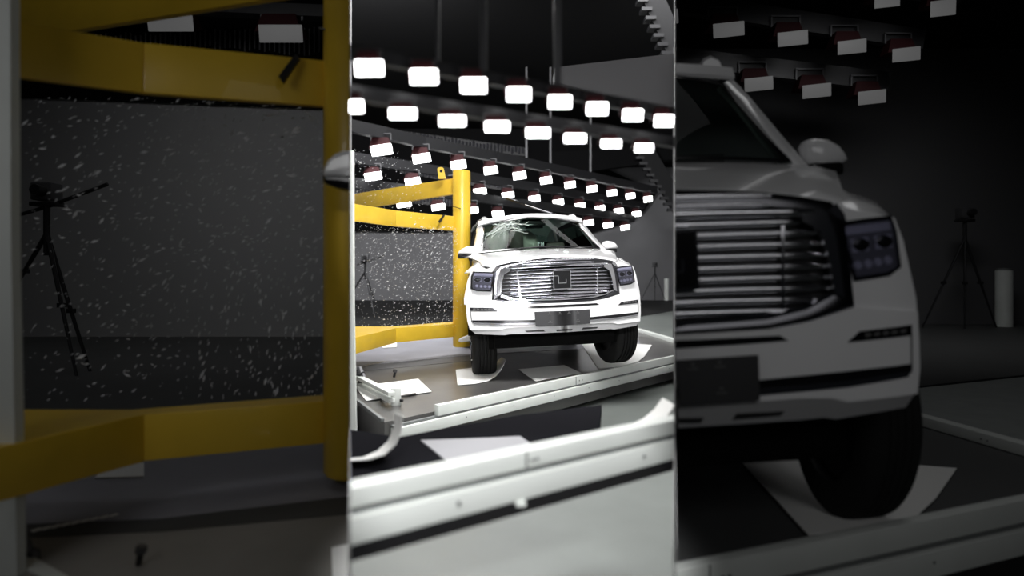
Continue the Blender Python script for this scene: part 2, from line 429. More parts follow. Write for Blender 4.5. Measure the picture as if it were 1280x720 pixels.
    def resamp2(R, n):
        L = [0]
        for a, b in zip(R, R[1:]): L.append(L[-1]+math.dist(a, b))
        o_ = []
        for i in range(n+1):
            d = L[-1]*i/n; j = 0
            while j < len(L)-2 and L[j+1] < d: j += 1
            f = (d-L[j])/max(1e-9, L[j+1]-L[j]); o_.append((R[j][0]+(R[j+1][0]-R[j][0])*f, R[j][1]+(R[j+1][1]-R[j][1])*f))
        return o_
    def bykeys(R, n):   # resample between matching key points so that corners stay put
        o_ = []
        for a, b in zip(R, R[1:]):
            for i in range(n): o_.append((a[0]+(b[0]-a[0])*i/n, a[1]+(b[1]-a[1])*i/n))
        return o_+[R[-1]]
    GO = bykeys(centred(gout, -.03), 4)
    GI = bykeys(centred([(842, 268), (900, 268.6), (945, 270), (990, 275), (1016, 283), (1027, 297), (1034, 320), (1042, 368), (1010, 385), (960, 397), (842, 406)], -.03), 4)
    bmv = NB()
    for sg in sides:
        layers = []
        for t_, dv in ((0, .05), (0, -.02), (.15, -.035), (.6, -.035), (1, -.02), (1, .08)):
            lay = []
            for (a0, a1), (b0, b1) in zip(GO, GI):
                u, w_ = a0+(b0-a0)*t_, a1+(b1-a1)*t_; lay.append(bmv.verts.new((u*sg, V(u, w_)+dv, w_)))
            layers.append(lay)
        for a, b in zip(layers, layers[1:]):
            for i in range(len(a)-1): bmv.faces.new((a[i], a[i+1], b[i+1], b[i]))
    bmesh.ops.remove_doubles(bmv, verts=bmv.verts[:], dist=.001)
    gf = out('grille_surround', bmv, DCHROME)
    # bright chrome line along the inner edge and the broad chrome side blades
    def strip_poly(A, wpx):
        """thin closed polygon following pixel polyline A, width wpx"""
        L, R = [], []
        for i, p in enumerate(A):
            q0, q1 = A[max(0, i-1)], A[min(len(A)-1, i+1)]
            dx, dy = q1[0]-q0[0], q1[1]-q0[1]; l = math.hypot(dx, dy); nx, ny = -dy/l, dx/l
            L.append((p[0]+nx*wpx/2, p[1]+ny*wpx/2)); R.append((p[0]-nx*wpx/2, p[1]-ny*wpx/2))
        return L+R[::-1]
    for sg in sides: out('grille_chrome_line', patch_bm(strip_poly([(842, 405), (960, 396), (1010, 384), (1040, 368)], 4.5), -.038, .02, g=.04, mirror=False, sgn=sg), CHROME, gf)
    for sg in sides:
        out('grille_blade', patch_bm([(1006, 262), (1034, 264), (1046, 300), (1052, 345), (1056, 372), (1044, 368), (1036, 322), (1026, 290), (1004, 276)], -.05, .03, g=.03, mirror=False, sgn=sg), CHROME, gf)
        out('corner_chrome', patch_bm([(1036, 262), (1046, 254), (1056, 268), (1058, 276), (1046, 272)], -.05, .02, g=.03, mirror=False, sgn=sg), CHROME, gf)
        out('inner_rib', patch_bm([(977, 282), (981, 282), (981, 386), (977, 388)], -.012, .02, g=.04, mirror=False, sgn=sg), CHROME, gf)
    # slats: rounded bars that follow the curve of the nose, one mesh each
    def slat(yc, x1, hgt, off, dy=-5, name='slat'):
        uR, wR = locs(x1, yc+dy*.6, off); u0, w0 = locs(842, yc+2, off)
        n = 18; prof = [(-.5, .35), (-.35, -.25), (0, -.5), (.35, -.25), (.5, .35)]
        bmv = NB(); rings = []
        us = [uR*(i/n) for i in range(n+1)]
        if not half: us = [-u for u in us[:0:-1]]+us
        for u in us:
            wc = w0+(wR-w0)*(abs(u)/uR)**2
            tap = 1.0 if abs(u) < uR*.9 else .6
            rings.append([bmv.verts.new((u, V(u, wc)+off+q*hgt, wc+p*hgt*tap)) for p, q in prof])
        for a, b in zip(rings, rings[1:]):
            for i in range(5): bmv.faces.new((a[i], a[(i+1) % 5], b[(i+1) % 5], b[i]))
        bmv.faces.new(rings[0]); bmv.faces.new(rings[-1][::-1])
        out(name, bmv, CHROME, gf, 60)
    for i in range(10):
        yc = 280+i*13.9
        x1 = (1012, 1024, 1030, 1034, 1037, 1039, 1040, 1036, 1012, 962)[i]
        slat(yc, x1, .024, .0)
    slat(245.5, 964, .016, -.045, -1, 'upper_slat'); slat(256, 964, .016, -.045, -1, 'upper_slat'); slat(266.5, 1018, .030, -.05, -3, 'upper_slat')
    # emblem: black block with bright bracket lines
    u1, wt = locs(868, 290, -.05); _, wb = locs(868, 360, -.05); 
    hw = .078
    def emb(pts, off, th):
        bmv = NB()
        for lo, hi in pts:
            us, ws = sorted((lo[0], hi[0])), sorted((lo[1], hi[1]))
            if half and us[1] <= 0.0: continue
            box(bmv, ((us[0]+us[1])/2, V(0, .95)-off-th/2, (ws[0]+ws[1])/2), (us[1]-us[0], th, ws[1]-ws[0]))
        return bmv
    H = wt-wb
    em = out('emblem', emb([((-hw, wb), (hw, wt))], .035, .03), GLOSSB)
    t = .007
    e2 = emb([((-hw-t, wb-t), (hw+t, wb)), ((-hw-t, wb), (-hw, wt)), ((hw, wb), (hw+t, wt)), ((-hw, wt), (hw, wt+t)),
              ((-hw, wt-.3*H), (-.035, wt-.3*H+t)), ((-.035-t, wb+.28*H), (-.035, wt-.3*H+t)), ((-.035, wb+.28*H), (.03, wb+.28*H+t)), ((.03, wb+.28*H), (.03+t, wb+.52*H))], .045, .025)
    out('emblem_line', e2, CHROME, em)
    # ---- headlamps
    HL = [(1046, 278), (1080, 273), (1114, 269), (1121, 288), (1127, 334), (1112, 345), (1068, 352), (1060, 322), (1053, 296)]
    for sg in sides:
        hl = out('headlamp', patch_bm(HL, -.012, .03, g=.04, mirror=False, sgn=sg), GLOSSB)
        out('lamp_bowl', patch_bm([(1052, 283), (1082, 278), (1111, 275), (1117, 290), (1122, 331), (1110, 340), (1072, 346), (1064, 320), (1057, 297)], -.018, .012, g=.05, mirror=False, sgn=sg), LAMPB, hl)
        out('light_bar', patch_bm([(1054, 284), (1112, 277), (1114, 287), (1057, 294)], -.025, .015, g=.05, mirror=False, sgn=sg), LENS, hl)
        for poly in ([(1063, 299), (1085, 296), (1087, 313), (1066, 316)], [(1093, 295), (1114, 292), (1116, 309), (1095, 312)]):
            md = out('lens_module', patch_bm(poly, -.026, .015, g=.05, mirror=False, sgn=sg), LENS, hl)
            cxp = sum(p[0] for p in poly)/4; cyp = sum(p[1] for p in poly)/4
            u, w_ = locs(cxp, cyp, -.03); bmv = NB()
            bmesh.ops.create_uvsphere(bmv, u_segments=12, v_segments=8, radius=.028, matrix=Matrix.Translation((u*sg, V(u, w_)-.025, w_)) @ Matrix.Diagonal((1.2, .4, .8, 1)))
            out('projector', bmv, GLOSSB, hl, 60)
        out('lower_reflector', patch_bm([(1066, 319), (1117, 312), (1121, 334), (1110, 339), (1070, 345)], -.022, .012, g=.05, mirror=False, sgn=sg), LAMPB, hl)
        for q in range(4):
            x0 = 1073+q*12.5; y0 = 332-q*2.2
            u, w_ = locs(x0, y0, -.03); bmv = NB()
            bmesh.ops.create_cone(bmv, segments=12, radius1=.017, radius2=.012, depth=.02, cap_ends=True, matrix=Matrix.Translation((u*sg, V(u, w_)-.026, w_)) @ Matrix.Rotation(math.pi/2, 4, 'X'))
            out('daytime_led', bmv, LENS, hl, 40)
        out('lamp_cover', patch_bm([(1048, 280), (1080, 275), (1112, 271), (1119, 289), (1125, 333), (1111, 343), (1070, 349), (1062, 321), (1055, 296)], -.045, .004, g=.04, mirror=False, sgn=sg), HLGLASS, hl)
    # ---- hood, fenders
    def row(pts, v=None, u0w=None):
        R = []
        for X, Y in pts:
            if v is None:
                u, w_ = locs(X, Y); R.append((u, V(u, w_), w_))
            else:
                u, w_ = loc(X, Y, v); R.append((u, v, w_))
        if R[0][0] > .02 or R[0][0] < -.02: R = [r for r in R if r[0] > .04]
        u, v_, w_ = R[0]; R.insert(0, (0, v_ if v is not None else V(0, w_), w_+.004)); return R
    def resample(R, n):
        L = [0]
        for a, b in zip(R, R[1:]): L.append(L[-1]+math.dist(a, b))
        o_ = []
        for i in range(n+1):
            d = L[-1]*i/n; j = 0
            while j < len(L)-2 and L[j+1] < d: j += 1
            f = (d-L[j])/max(1e-9, L[j+1]-L[j]); o_.append(tuple(R[j][q]+(R[j+1][q]-R[j][q])*f for q in range(3)))
        return o_
    f0 = row([(842, 239), (890, 240), (940, 242), (985, 246), (1020, 252), (1046, 262)])
    f1 = row([(842, 235.5), (890, 236), (940, 238), (985, 242), (1020, 247), (1048, 257)]); f1 = [(u, v+.01, w_) for u, v, w_ in f1]
    f2 = row([(842, 227), (890, 227.5), (940, 229), (985, 232), (1022, 237), (1056, 248)], .35)
    f3 = row([(842, 216), (890, 216), (940, 218), (985, 219), (1022, 221), (1052, 234)], .75)
    f4 = row([(842, 203.5), (890, 203.5), (940, 204), (985, 206), (1020, 208), (1045, 214)], 1.22)
    f5 = row([(842, 204.5), (890, 204.5), (940, 205), (985, 207), (1018, 210), (1042, 217)], 1.42)
    hd = grid([resample(r, 12) for r in (f0, f1, f2, f3, f4, f5)], WHITE, 'hood', thick=.015)
    # fender top: from headlamp top back to the door, then down the flank
    fen = []
    for v, pts in ((None, [(1044, 280), (1062, 277), (1078, 274), (1094, 272), (1108, 272)]),
                   (.35, [(1046, 262), (1060, 253), (1080, 254), (1100, 259), (1116, 273)]),
                   (.75, [(1046, 236), (1058, 241), (1072, 244), (1094, 251), (1112, 268)]),
                   (1.25, [(1036, 216), (1046, 226), (1062, 240), (1080, 248), (1098, 266)])):
        R = []
        for X, Y in pts:
            if v is None: u, w_ = locs(X, Y); R.append((u, V(u, w_)-.004, w_))
            else: u, w_ = loc(X, Y, v); R.append((min(u, .92-.08*(v-.35)), v, w_))
        fen.append(R)
    US = max(r[-1][0] for r in fen)
    for sg in sides:
        bmv = NB(); rows = [[(u*sg, v, w_) for u, v, w_ in resample(R, 8)] for R in fen]
        vv = [[bmv.verts.new(p) for p in r] for r in rows]
        for a, b in zip(vv, vv[1:]):
            for i in range(len(a)-1): bmv.faces.new((a[i], a[i+1], b[i+1], b[i]))
        bmesh.ops.recalc_face_normals(bmv, faces=bmv.faces[:]); bmesh.ops.solidify(bmv, geom=bmv.faces[:], thickness=.012)
        out('fender', bmv, WHITE, None, 50)
    # ---- flanks with wheel arches (polygon in v, w, thickened)
    def arch(vc, wc, r, n=12): return [(vc-r*math.cos(math.pi*i/n), wc+r*math.sin(math.pi*i/n)) for i in range(n+1)]
    AX1, AX2, WR = .92, 3.77, .40
    side_poly = [(.50, .80)]+arch(AX1, .42, .46)[4:]+[(1.5, .40), (3.1, .40)]+arch(AX2, .42, .46)+[(4.3, .45), (4.78, .50), (4.85, .9), (4.72, 1.17), (3.0, 1.20), (1.3, 1.20), (.7, 1.17), (.47, 1.02)]
    for sg in sides:
        bmv = NB(); vs = [bmv.verts.new((.86*sg, v, w_)) for v, w_ in side_poly]
        f = bmv.faces.new(vs); bmesh.ops.triangulate(bmv, faces=[f], ngon_method='EAR_CLIP')
        for i in range(1, 26): bmesh.ops.bisect_plane(bmv, geom=bmv.verts[:]+bmv.edges[:]+bmv.faces[:], plane_co=(0, .3+i*.18, 0), plane_no=(0, 1, 0))
        for c in (.6, .8, 1.0): bmesh.ops.bisect_plane(bmv, geom=bmv.verts[:]+bmv.edges[:]+bmv.faces[:], plane_co=(0, 0, c), plane_no=(0, 0, 1))
        for v_ in bmv.verts:
            q = v_.co; bul = .025*(1-((q.z-.8)/.4)**2)-.07*max(0, q.z-1.05)/.15-.10*max(0, q.y-4.3)/.5-.05*max(0, .7-q.y)/.25
            v_.co.x += sg*bul
        r = bmesh.ops.extrude_face_region(bmv, geom=bmv.faces[:])
        for e in r['geom']:
            if isinstance(e, bmesh.types.BMVert): e.co.x -= sg*.05
        fl = out('flank', bmv, WHITE, None, 40)
        for nm, vv0, vv1 in (('front_door_seam', 1.55, 1.56), ('door_seam', 2.62, 2.63), ('rear_door_seam', 3.42, 3.43)):
            if half: break
            bmv = NB(); box(bmv, (.885*sg, vv0, .8), (.01, .008, .74)); out('door_seam', bmv, BLACK, fl)
        if not half:
            for vc in (2.45, 3.3):
                bmv = NB(); box(bmv, (.885*sg, vc, 1.02), (.03, .2, .03)); bevel(bmv, .008); out('door_handle', bmv, CHROME, fl)
            bmv = NB(); box(bmv, (.88*sg, 2.3, .36), (.16, 1.6, .05)); bevel(bmv, .015); out('side_step', bmv, BLACK)
    # ---- greenhouse
    def wsp(X, Y, v): u, w_ = loc(X, Y, v); return (u, v, w_)
    bR = wsp(990, 204, 1.36); tR = wsp(905, 105, 2.05)
    _, wbc = loc(842, 203, 1.22); wbc += .01
    _, wtc = (loc(842, 90, 1.95) if half else loc(729, 80, 1.95))
    rows = []
    for j in range(9):
        t_ = j/8; R = []
        for i in range(9):
            s_ = i/8
            ue = bR[0]+(tR[0]-bR[0])*t_
            we = bR[2]+(tR[2]-bR[2])*t_; wc = wbc+(wtc-wbc)*t_
            ve = bR[1]+(tR[1]-bR[1])*t_; vc = 1.24+(1.93-1.24)*t_
            R.append((ue*s_, vc+(ve-vc)*s_**2, wc+(we-wc)*s_**2))
        rows.append(R)
    ws = grid(rows, GLASSM, 'windshield', thick=0)
    topE = rows[-1]; botE = rows[0]
    # black frit band around the glass
    bmv = NB()
    def bandstrip(A, B):
        a = [bmv.verts.new(p) for p in A]; b = [bmv.verts.new(p) for p in B]
        for i in range(len(a)-1): bmv.faces.new((a[i], a[i+1], b[i+1], b[i]))
    lift = lambda p: (p[0], p[1]-.006, p[2]+.004)
    for sg in sides:
        M_ = lambda R: [(p[0]*sg, p[1], p[2]) for p in map(lift, R)]
        bandstrip(M_(rows[0]), M_([tuple(a[q]+(b[q]-a[q])*.30 for q in range(3)) for a, b in zip(rows[0], rows[1])]))
        bandstrip(M_(rows[-1]), M_([tuple(a[q]+(b[q]-a[q])*.32 for q in range(3)) for a, b in zip(rows[-1], rows[-2])]))
        bandstrip(M_([r[-1] for r in rows]), M_([tuple(r[-1][q]+(r[-2][q]-r[-1][q])*.42 for q in range(3)) for r in rows]))
    out('glass_border', bmv, GLOSSB, ws)
    # A pillars
    for sg in sides:
        O1 = [wsp(1012, 209, 1.42), wsp(972, 163, 1.62), wsp(938, 122, 1.86), wsp(916, 99, 2.10)]
        I1 = [wsp(992, 206, 1.35), wsp(957, 164, 1.56), wsp(925, 124, 1.80), wsp(905, 103, 2.03)]
        B1 = [(p[0]+.02, p[1]+.12, p[2]-.02) for p in O1]; B2 = [(p[0]-.02, p[1]+.10, p[2]-.02) for p in I1]
        bmv = NB(); rings = [[bmv.verts.new((p[0]*sg, p[1], p[2])) for p in q] for q in zip(I1, O1, B1, B2)]
        for a, b in zip(rings, rings[1:]):
            for i in range(4): bmv.faces.new((a[i], a[(i+1) % 4], b[(i+1) % 4], b[i]))
        bmv.faces.new(rings[0]); bmv.faces.new(rings[-1][::-1]); out('a_pillar', bmv, WHITE, None, 60)
    # roof
    rr = []
    ur = O1[-1][0]
    e0 = [(p[0]*(ur/topE[-1][0]), p[1]-.01, p[2]+.004+(O1[-1][2]-topE[-1][2])*(i/8)**2) for i, p in enumerate(topE)]
    rr.append(e0)
    e1 = [(p[0], p[1]+.06, p[2]+.05) for p in e0]; rr.append(e1)
    for v in ((2.6, 3.2, 3.9, 4.4, 4.68) if not half else (2.5, )):
        dz = {2.6: .09, 2.5: .08, 3.2: .10, 3.9: .08, 4.4: .04, 4.68: -.02}[v]
        rr.append([(p[0]*1.0, v, p[2]+dz-.02*(i/8)**3) for i, p in enumerate(e0)])
    rf = grid(rr, WHITE, 'roof', thick=.02)
    # roof rails
    for sg in sides:
        bmv = NB(); ux = ur*.86*sg
        wz = e1[-1][2]
        pts = [(ux*.98, 2.12, wz+.0), (ux, 2.22, wz+.03), (ux, 2.45, wz+.045)]+([] if half else [(ux, 3.4, wz+.10), (ux, 4.2, wz+.07), (ux, 4.35, wz+.02)])
        tube(bmv, pts, [.05, .045, .03]+([] if half else [.026, .03, .04]), 8); out('roof_rail', bmv, WHITE, None, 60)
    if not half:
        # side glass and pillars, rear
        for sg in sides:
            for nm, v0, v1 in (('front_door_glass', 1.62, 2.58), ('rear_door_glass', 2.66, 3.42), ('quarter_glass', 3.50, 4.25)):
                ub, ut, wb_, wt_ = .83, ur+.02, 1.20, e1[-1][2]-.06
                sl0 = .55 if v0 < 2 else 0; sl1 = .22 if v1 > 4 else 0
                bmv = NB(); a = [bmv.verts.new(p) for p in ((ub*sg, v0, wb_), (ub*sg, v1, wb_), (ut*sg, v1-sl1, wt_), (ut*sg, v0+sl0, wt_))]
                bmv.faces.new(a)
                bmesh.ops.subdivide_edges(bmv, edges=bmv.edges[:], cuts=5, use_grid_fill=True)
                r = bmesh.ops.extrude_face_region(bmv, geom=bmv.faces[:])
                for e in r['geom']:
                    if isinstance(e, bmesh.types.BMVert): e.co.x -= sg*.012
                out('side_glass', bmv, GLOSSB)
            for vv0 in (2.62, 3.46):
                bmv = NB(); a0, a1 = Vector((.83*sg, vv0, 1.2)), Vector(((ur+.02)*sg, vv0, e1[-1][2]-.05)); bar(bmv, a0, a1, .07, .04); out('door_pillar', bmv, GLOSSB)
            bmv = NB(); prism(bmv, [(.84*sg, 4.25, 1.18), (.82*sg, 4.8, 1.15), (ur*sg, 4.66, e1[-1][2]-.02), (ur*sg, 4.05, e1[-1][2]-.02)], (-.05*sg, 0, 0)); out('rear_pillar', bmv, WHITE)
        bmv = NB(); prism(bmv, [(-.88, 4.83, .5), (.88, 4.83, .5), (.88, 4.80, 1.16), (-.88, 4.80, 1.16)], (0, -.05, 0)); out('tailgate', bmv, WHITE)
        bmv = NB(); prism(bmv, [(-.86, 4.80, 1.17), (.86, 4.80, 1.17), (ur*.95, 4.68, e1[-1][2]-.02), (-ur*.95, 4.68, e1[-1][2]-.02)], (0, -.02, 0)); out('rear_glass', bmv, GLASSM)
        # loose dark roof strip flung up behind the roof
        bmv = NB(); W4 = W.inverted()
        A_, B_ = W4 @ pt(633, 248, 9.3), W4 @ pt(704, 271.5, 8.9)
        bar(bmv, A_, B_, .05, .03); bevel(bmv, .006); tr = out('roof_trim', bmv, GLOSSB); tr['label'] = 'long black roof trim sprung loose above the roof'
        bmv = NB(); A2, B2_ = W4 @ pt(657, 255.2, 9.1), W4 @ pt(690, 266, 8.9); tube(bmv, [A2, B2_], .012, 6); out('trim_edge', bmv, CHROME, tr)
    # ---- mirrors
    mo = [(1001, 184), (1006, 176), (1014, 173.5), (1032, 175), (1047, 183), (1055, 193), (1058, 201), (1050, 206), (1020, 209), (1006, 204)]
    for sg in sides:
        P = [loc(x, y, 1.55) for x, y in mo]; cu = sum(p[0] for p in P)/len(P); cw = sum(p[1] for p in P)/len(P)
        kx = 1.0; su = 0
        if sg < 0: kx = 1.45; su = -.06
        def sc(p, f, dw=0): return ((cu+su+(p[0]-cu)*f*kx)*sg, cw+(p[1]-cw)*f+dw)
        bmv = NB(); rings = []
        for dv, f in ((-.10, .35), (-.085, .7), (-.05, .92), (0, 1.0), (.07, .98)):
            rings.append([bmv.verts.new((sc(p, f)[0], 1.55+dv, sc(p, f)[1])) for p in P])
        for a, b in zip(rings, rings[1:]):
            for i in range(len(a)): bmv.faces.new((a[i], a[(i+1) % len(a)], b[(i+1) % len(a)], b[i]))
        bmv.faces.new(rings[0]); bmv.faces.new(rings[-1][::-1]); mr = out('side_mirror', bmv, WHITE, None, 60)
        wlo = min(p[1] for p in P); umin = min(sc(p, 1)[0]*sg for p in P); umax = max(sc(p, 1)[0]*sg for p in P)
        bmv = NB(); box(bmv, ((umin+umax)/2*sg, 1.54, wlo-.012), ((umax-umin)*(.98 if sg < 0 else .7), .14, .055)); bevel(bmv, .018); out('mirror_base', bmv, GLOSSB, mr)
        bmv = NB(); bar(bmv, ((umin+.03)*sg, 1.56, wlo-.01), (.86*sg, 1.62, wlo-.05), .06, .05); out('mirror_arm', bmv, GLOSSB, mr)
    # ---- interior
    def uvw(X, Y, v): u, w_ = loc(X, Y, v); return u, v, w_
    bmv = NB(); box(bmv, (0, 1.75, bR[2]-.10), (1.5, .6, .12)); bevel(bmv, .04, 2); out('dashboard', bmv, BLACK)
    bmv = NB(); box(bmv, (0, 3.4, bR[2]-.25), (1.5, .06, .9)); out('rear_bulkhead', bmv, BLACK)
    bmv = NB(); box(bmv, (.03, 2.0, wtc-.07), (.32, .06, .10)); bevel(bmv, .03, 2); bb = out('sensor_housing', bmv, BLACK)
    bmv = NB(); box(bmv, (.03, 1.93, wtc-.12), (.24, .03, .06)); bevel(bmv, .012, 2); out('rear_view_mirror', bmv, GLOSSB, bb)
    if not half:
        def seat(uc, v0, hgt, wd):
            bmv = NB(); zc = 1.02
            for q in range(1):
                bmesh.ops.create_uvsphere(bmv, u_segments=16, v_segments=10, radius=1, matrix=Matrix.Translation((uc, v0, zc)) @ Matrix.Diagonal((wd, .10, hgt, 1)))
            st = out('seat', bmv, SEATM, None, 70)
            bmv = NB(); box(bmv, (uc, v0+.02, zc+hgt+.02), (.26, .10, .16)); bevel(bmv, .04, 3); out('headrest', bmv, SEATM, st, 70)
        seat(-.38, 2.35, .50, .24); seat(.38, 2.35, .44, .24)
        # deployed airbags
        def bag(name, px, py, v, ru, rv, rw, m, tilt=0):
            u, w_ = loc((px-438)*3.168, 360+(py-360)*3.168, v)
            bmv = NB(); bmesh.ops.create_icosphere(bmv, subdivisions=4, radius=1)
            for q in bmv.verts:
                n = q.co.normalized(); d = 1+.05*math.sin(6*n.x+3)*math.sin(5*n.z)+.03*math.sin(11*n.z+4*n.y)
                q.co = Vector((n.x*ru*d, n.y*rv*d, n.z*rw*d))
            bmesh.ops.rotate(bmv, verts=bmv.verts[:], cent=(0, 0, 0), matrix=Matrix.Rotation(tilt, 3, 'Y'))
            bmesh.ops.translate(bmv, verts=bmv.verts[:], vec=(u, v, w_)); out(name, bmv, m, None, 180)
        bag('curtain_airbag', 621.5, 300, 2.2, .15, .14, .22, AIRBAG, .25)
        bag('seat_airbag', 645, 302, 2.15, .10, .10, .20, SEATM, -.1)
        bag('centre_airbag', 661, 304, 2.25, .13, .10, .18, AIRBAG, -.5)
        # sticker with a few strokes behind the glass, low centre
        def wpt(px, py, v): u, w_ = loc((px-438)*3.168, 360+(py-360)*3.168, v); return Vector((u, v, w_))
        bmv = NB()
        for (x0, y0, x1, y1) in ((672.6, 302, 673.8, 309), (671.6, 303.5, 675, 304.5), (676, 302.5, 677, 308), (679, 302.5, 680, 308), (676, 304.5, 680, 305.5), (677.2, 306.8, 679, 307.6)):
            a, b = wpt(x0, y0, 1.40), wpt(x1, y1, 1.40); box(bmv, (a+b)/2, (abs(b.x-a.x), .004, abs(b.z-a.z)))
        out('windshield_sticker', bmv, STICKER)
        # cracks in the upper left of the glass
        rnd = random.Random(3)
        bmv = NB()
        def onglass(uf, tf):
            j = tf*8; j0 = min(7, int(j)); f = j-j0; s_ = abs(uf); i = s_*8; i0 = min(7, int(i)); g_ = i-i0
            p = [0, 0, 0]
            for q in range(3):
                a = rows[j0][i0][q]*(1-g_)+rows[j0][i0+1][q]*g_; b = rows[j0+1][i0][q]*(1-g_)+rows[j0+1][i0+1][q]*g_; p[q] = a*(1-f)+b*f
            return Vector((p[0]*(1 if uf > 0 else -1), p[1]-.008, p[2]+.004))
        for c in range(34):
            uf, tf = rnd.uniform(-.7, -.35), rnd.uniform(.72, .9); a = rnd.uniform(0, 6.28); pts = []
            for st in range(9):
                if not (-.95 < uf < .25 and .08 < tf < .96): break
                pts.append(onglass(uf, tf)); uf += math.cos(a)*.055; tf += math.sin(a)*.06; a += rnd.uniform(-.5, .5)
            if len(pts) > 2: tube(bmv, pts, .0028, 4)
        cr = out('glass_crack', bmv, CRACK, ws); cr['kind'] = 'stuff'
        # wipers
        bmv = NB(); tube(bmv, [onglass(-.35, .02), onglass(.0, .035), onglass(.35, .03)], .009, 6); out('wiper', bmv, BLACK)
        bmv = NB(); tube(bmv, [onglass(.3, .015), onglass(.55, .03), onglass(.85, .03)], .009, 6); out('wiper', bmv, BLACK)
    # ---- underbody
    bmv = NB(); box(bmv, (0, 1.6, .45), (1.3, 2.4, .16)); out('underbody', bmv, UNDER)
    bmv = NB(); box(bmv, (0, .55, .44), (1.2, .5, .14)); bevel(bmv, .03); out('skid_plate', bmv, UNDER)
    bmv = NB(); tube(bmv, [(-.6, AX1, .40), (.6, AX1, .40)], .05, 10); out('axle', bmv, UNDER)
    for sg in sides:
        bmv = NB(); tube(bmv, [(.25*sg, AX1-.1, .36), (.68*sg, AX1, .34)], .03, 8); out('control_arm', bmv, UNDER)
        if half: break
    bmv = NB(); box(bmv, (0, 1.1, .75), (1.76, 1.1, .5)); out('engine_bay', bmv, UNDER)
    # ---- wheels
    def wheel(uc, vc, wc, steer, R=.40, wd=.27):
        prof = [(-.5, .62), (-.5, .72), (-.49, .86), (-.44, .95), (-.37, .985), (-.30, .995)]
        gr = [(-.21, .03), (-.07, .03), (.07, .03), (.21, .03)]
        for g, hw_ in gr: prof += [(g-hw_, 1.0), (g-hw_*.7, .965), (g+hw_*.7, .965), (g+hw_, 1.0)]
        prof += [(.30, .995), (.37, .985), (.44, .95), (.49, .86), (.5, .72), (.5, .62)]
        T = Matrix.Translation((uc, vc, wc)) @ Matrix.Rotation(steer, 4, 'Z')
        bmv = NB(); n = 48; rings = []
        for q in range(n):
            t_ = 2*math.pi*q/n; rings.append([bmv.verts.new(T @ Vector((x*wd, r*R*math.cos(t_), r*R*math.sin(t_)))) for x, r in prof])
        for q in range(n):
            a, b = rings[q], rings[(q+1) % n]
            for i in range(len(a)-1): bmv.faces.new((a[i], a[i+1], b[i+1], b[i]))
        wh = out('tyre', bmv, RUBBER, None, 40, raw=True)
        bmv = NB(); rings = []
        for x, r in ((-.5, .62), (-.3, .60), (0, .58), (.42, .60), (.46, .62), (.40, .56), (.30, .2), (.36, .08)):
            rings.append([bmv.verts.new(T @ Vector((x*wd*(1 if uc > 0 else -1), r*R*math.cos(2*math.pi*q/n), r*R*math.sin(2*math.pi*q/n)))) for q in range(n)])
        for a, b in zip(rings, rings[1:]):
            for i in range(n): bmv.faces.new((a[i], a[(i+1) % n], b[(i+1) % n], b[i]))
        bmv.faces.new(rings[-1]); bmv.faces.new(rings[1][::-1]); rm = out('rim', bmv, DARKST, wh, 40, raw=True)
        if not half:
            for q in range(6):
                t_ = 2*math.pi*q/6; bmv = NB(); sgn = 1 if uc > 0 else -1
                bar(bmv, T @ Vector((sgn*.40*wd, .05*math.cos(t_), .05*math.sin(t_))), T @ Vector((sgn*.44*wd, .57*R*math.cos(t_), .57*R*math.sin(t_))), .03, .05, Vector((1, 0, 0)))
                bmv2 = bmv; out('spoke', bmv2, CHROME, wh, raw=True)
    if half:
        u, w_ = loc(1066, 518, .92); wheel(u, .92, w_, math.radians(12), .40, .22)
    else:
        wheel(-.775, .92, .40, 0); wheel(.765, .92, .465, math.radians(10)); wheel(-.79, AX2, .40, 0); wheel(.79, AX2, .40, 0)
    return root, W
suv, suvW = build_suv('mid', 'white SUV with broken windshield and chrome grille struck against the yellow pole')
suv2, suvW2 = build_suv('right', 'dim close-up half of a white SUV front in the dark right bay')

# ------------------------------------------------------------------ test platform, rails, sheets (middle)
def solid(name, pts, off, m, clip, label=None, cat=None, kind=None, group=None, bev=0):
    bm = NB(); prism(bm, pts, off)
    if bev: bevel(bm, bev)
    o = link(name, bm, m, None, clip)
    if o is not None: tag(o, label, cat, group, kind)
    return o
RD = Vector((.648, .761, 0)).normalized(); RN = Vector((RD.y, -RD.x, 0))
RA = flr(545, 506, .06); RA.z = 0
C0 = RA-RD*.5-RN*.03
C1 = RA+RD*5.2-RN*.03
LE = flr(442, 497, 0.0); LE2 = C0+(LE-C0)*2.6
slab = [C0, C1, Vector((2.75, 14, 0)), Vector((-4, 14, 0)), LE2]
solid('floor_platform', slab, (0, 0, -.26), PLATFORM, 'cen', kind='structure')
solid('floor_platform_rear', [flr(430, 459, .006), flr(590, 443.5, .006), flr(720, 436, .006), flr(800, 432, .006), Vector((2.7, 13.9, .006)), Vector((-4, 13.9, .006))], (0, 0, -.005), PLATF2, 'cen', kind='structure')
solid('floor_groove', [flr(430, 466, .004), flr(592, 450.5, .004), flr(592, 443, .004), flr(430, 458.5, .004)], (0, 0, -.003), MIDST, 'cen', kind='structure')
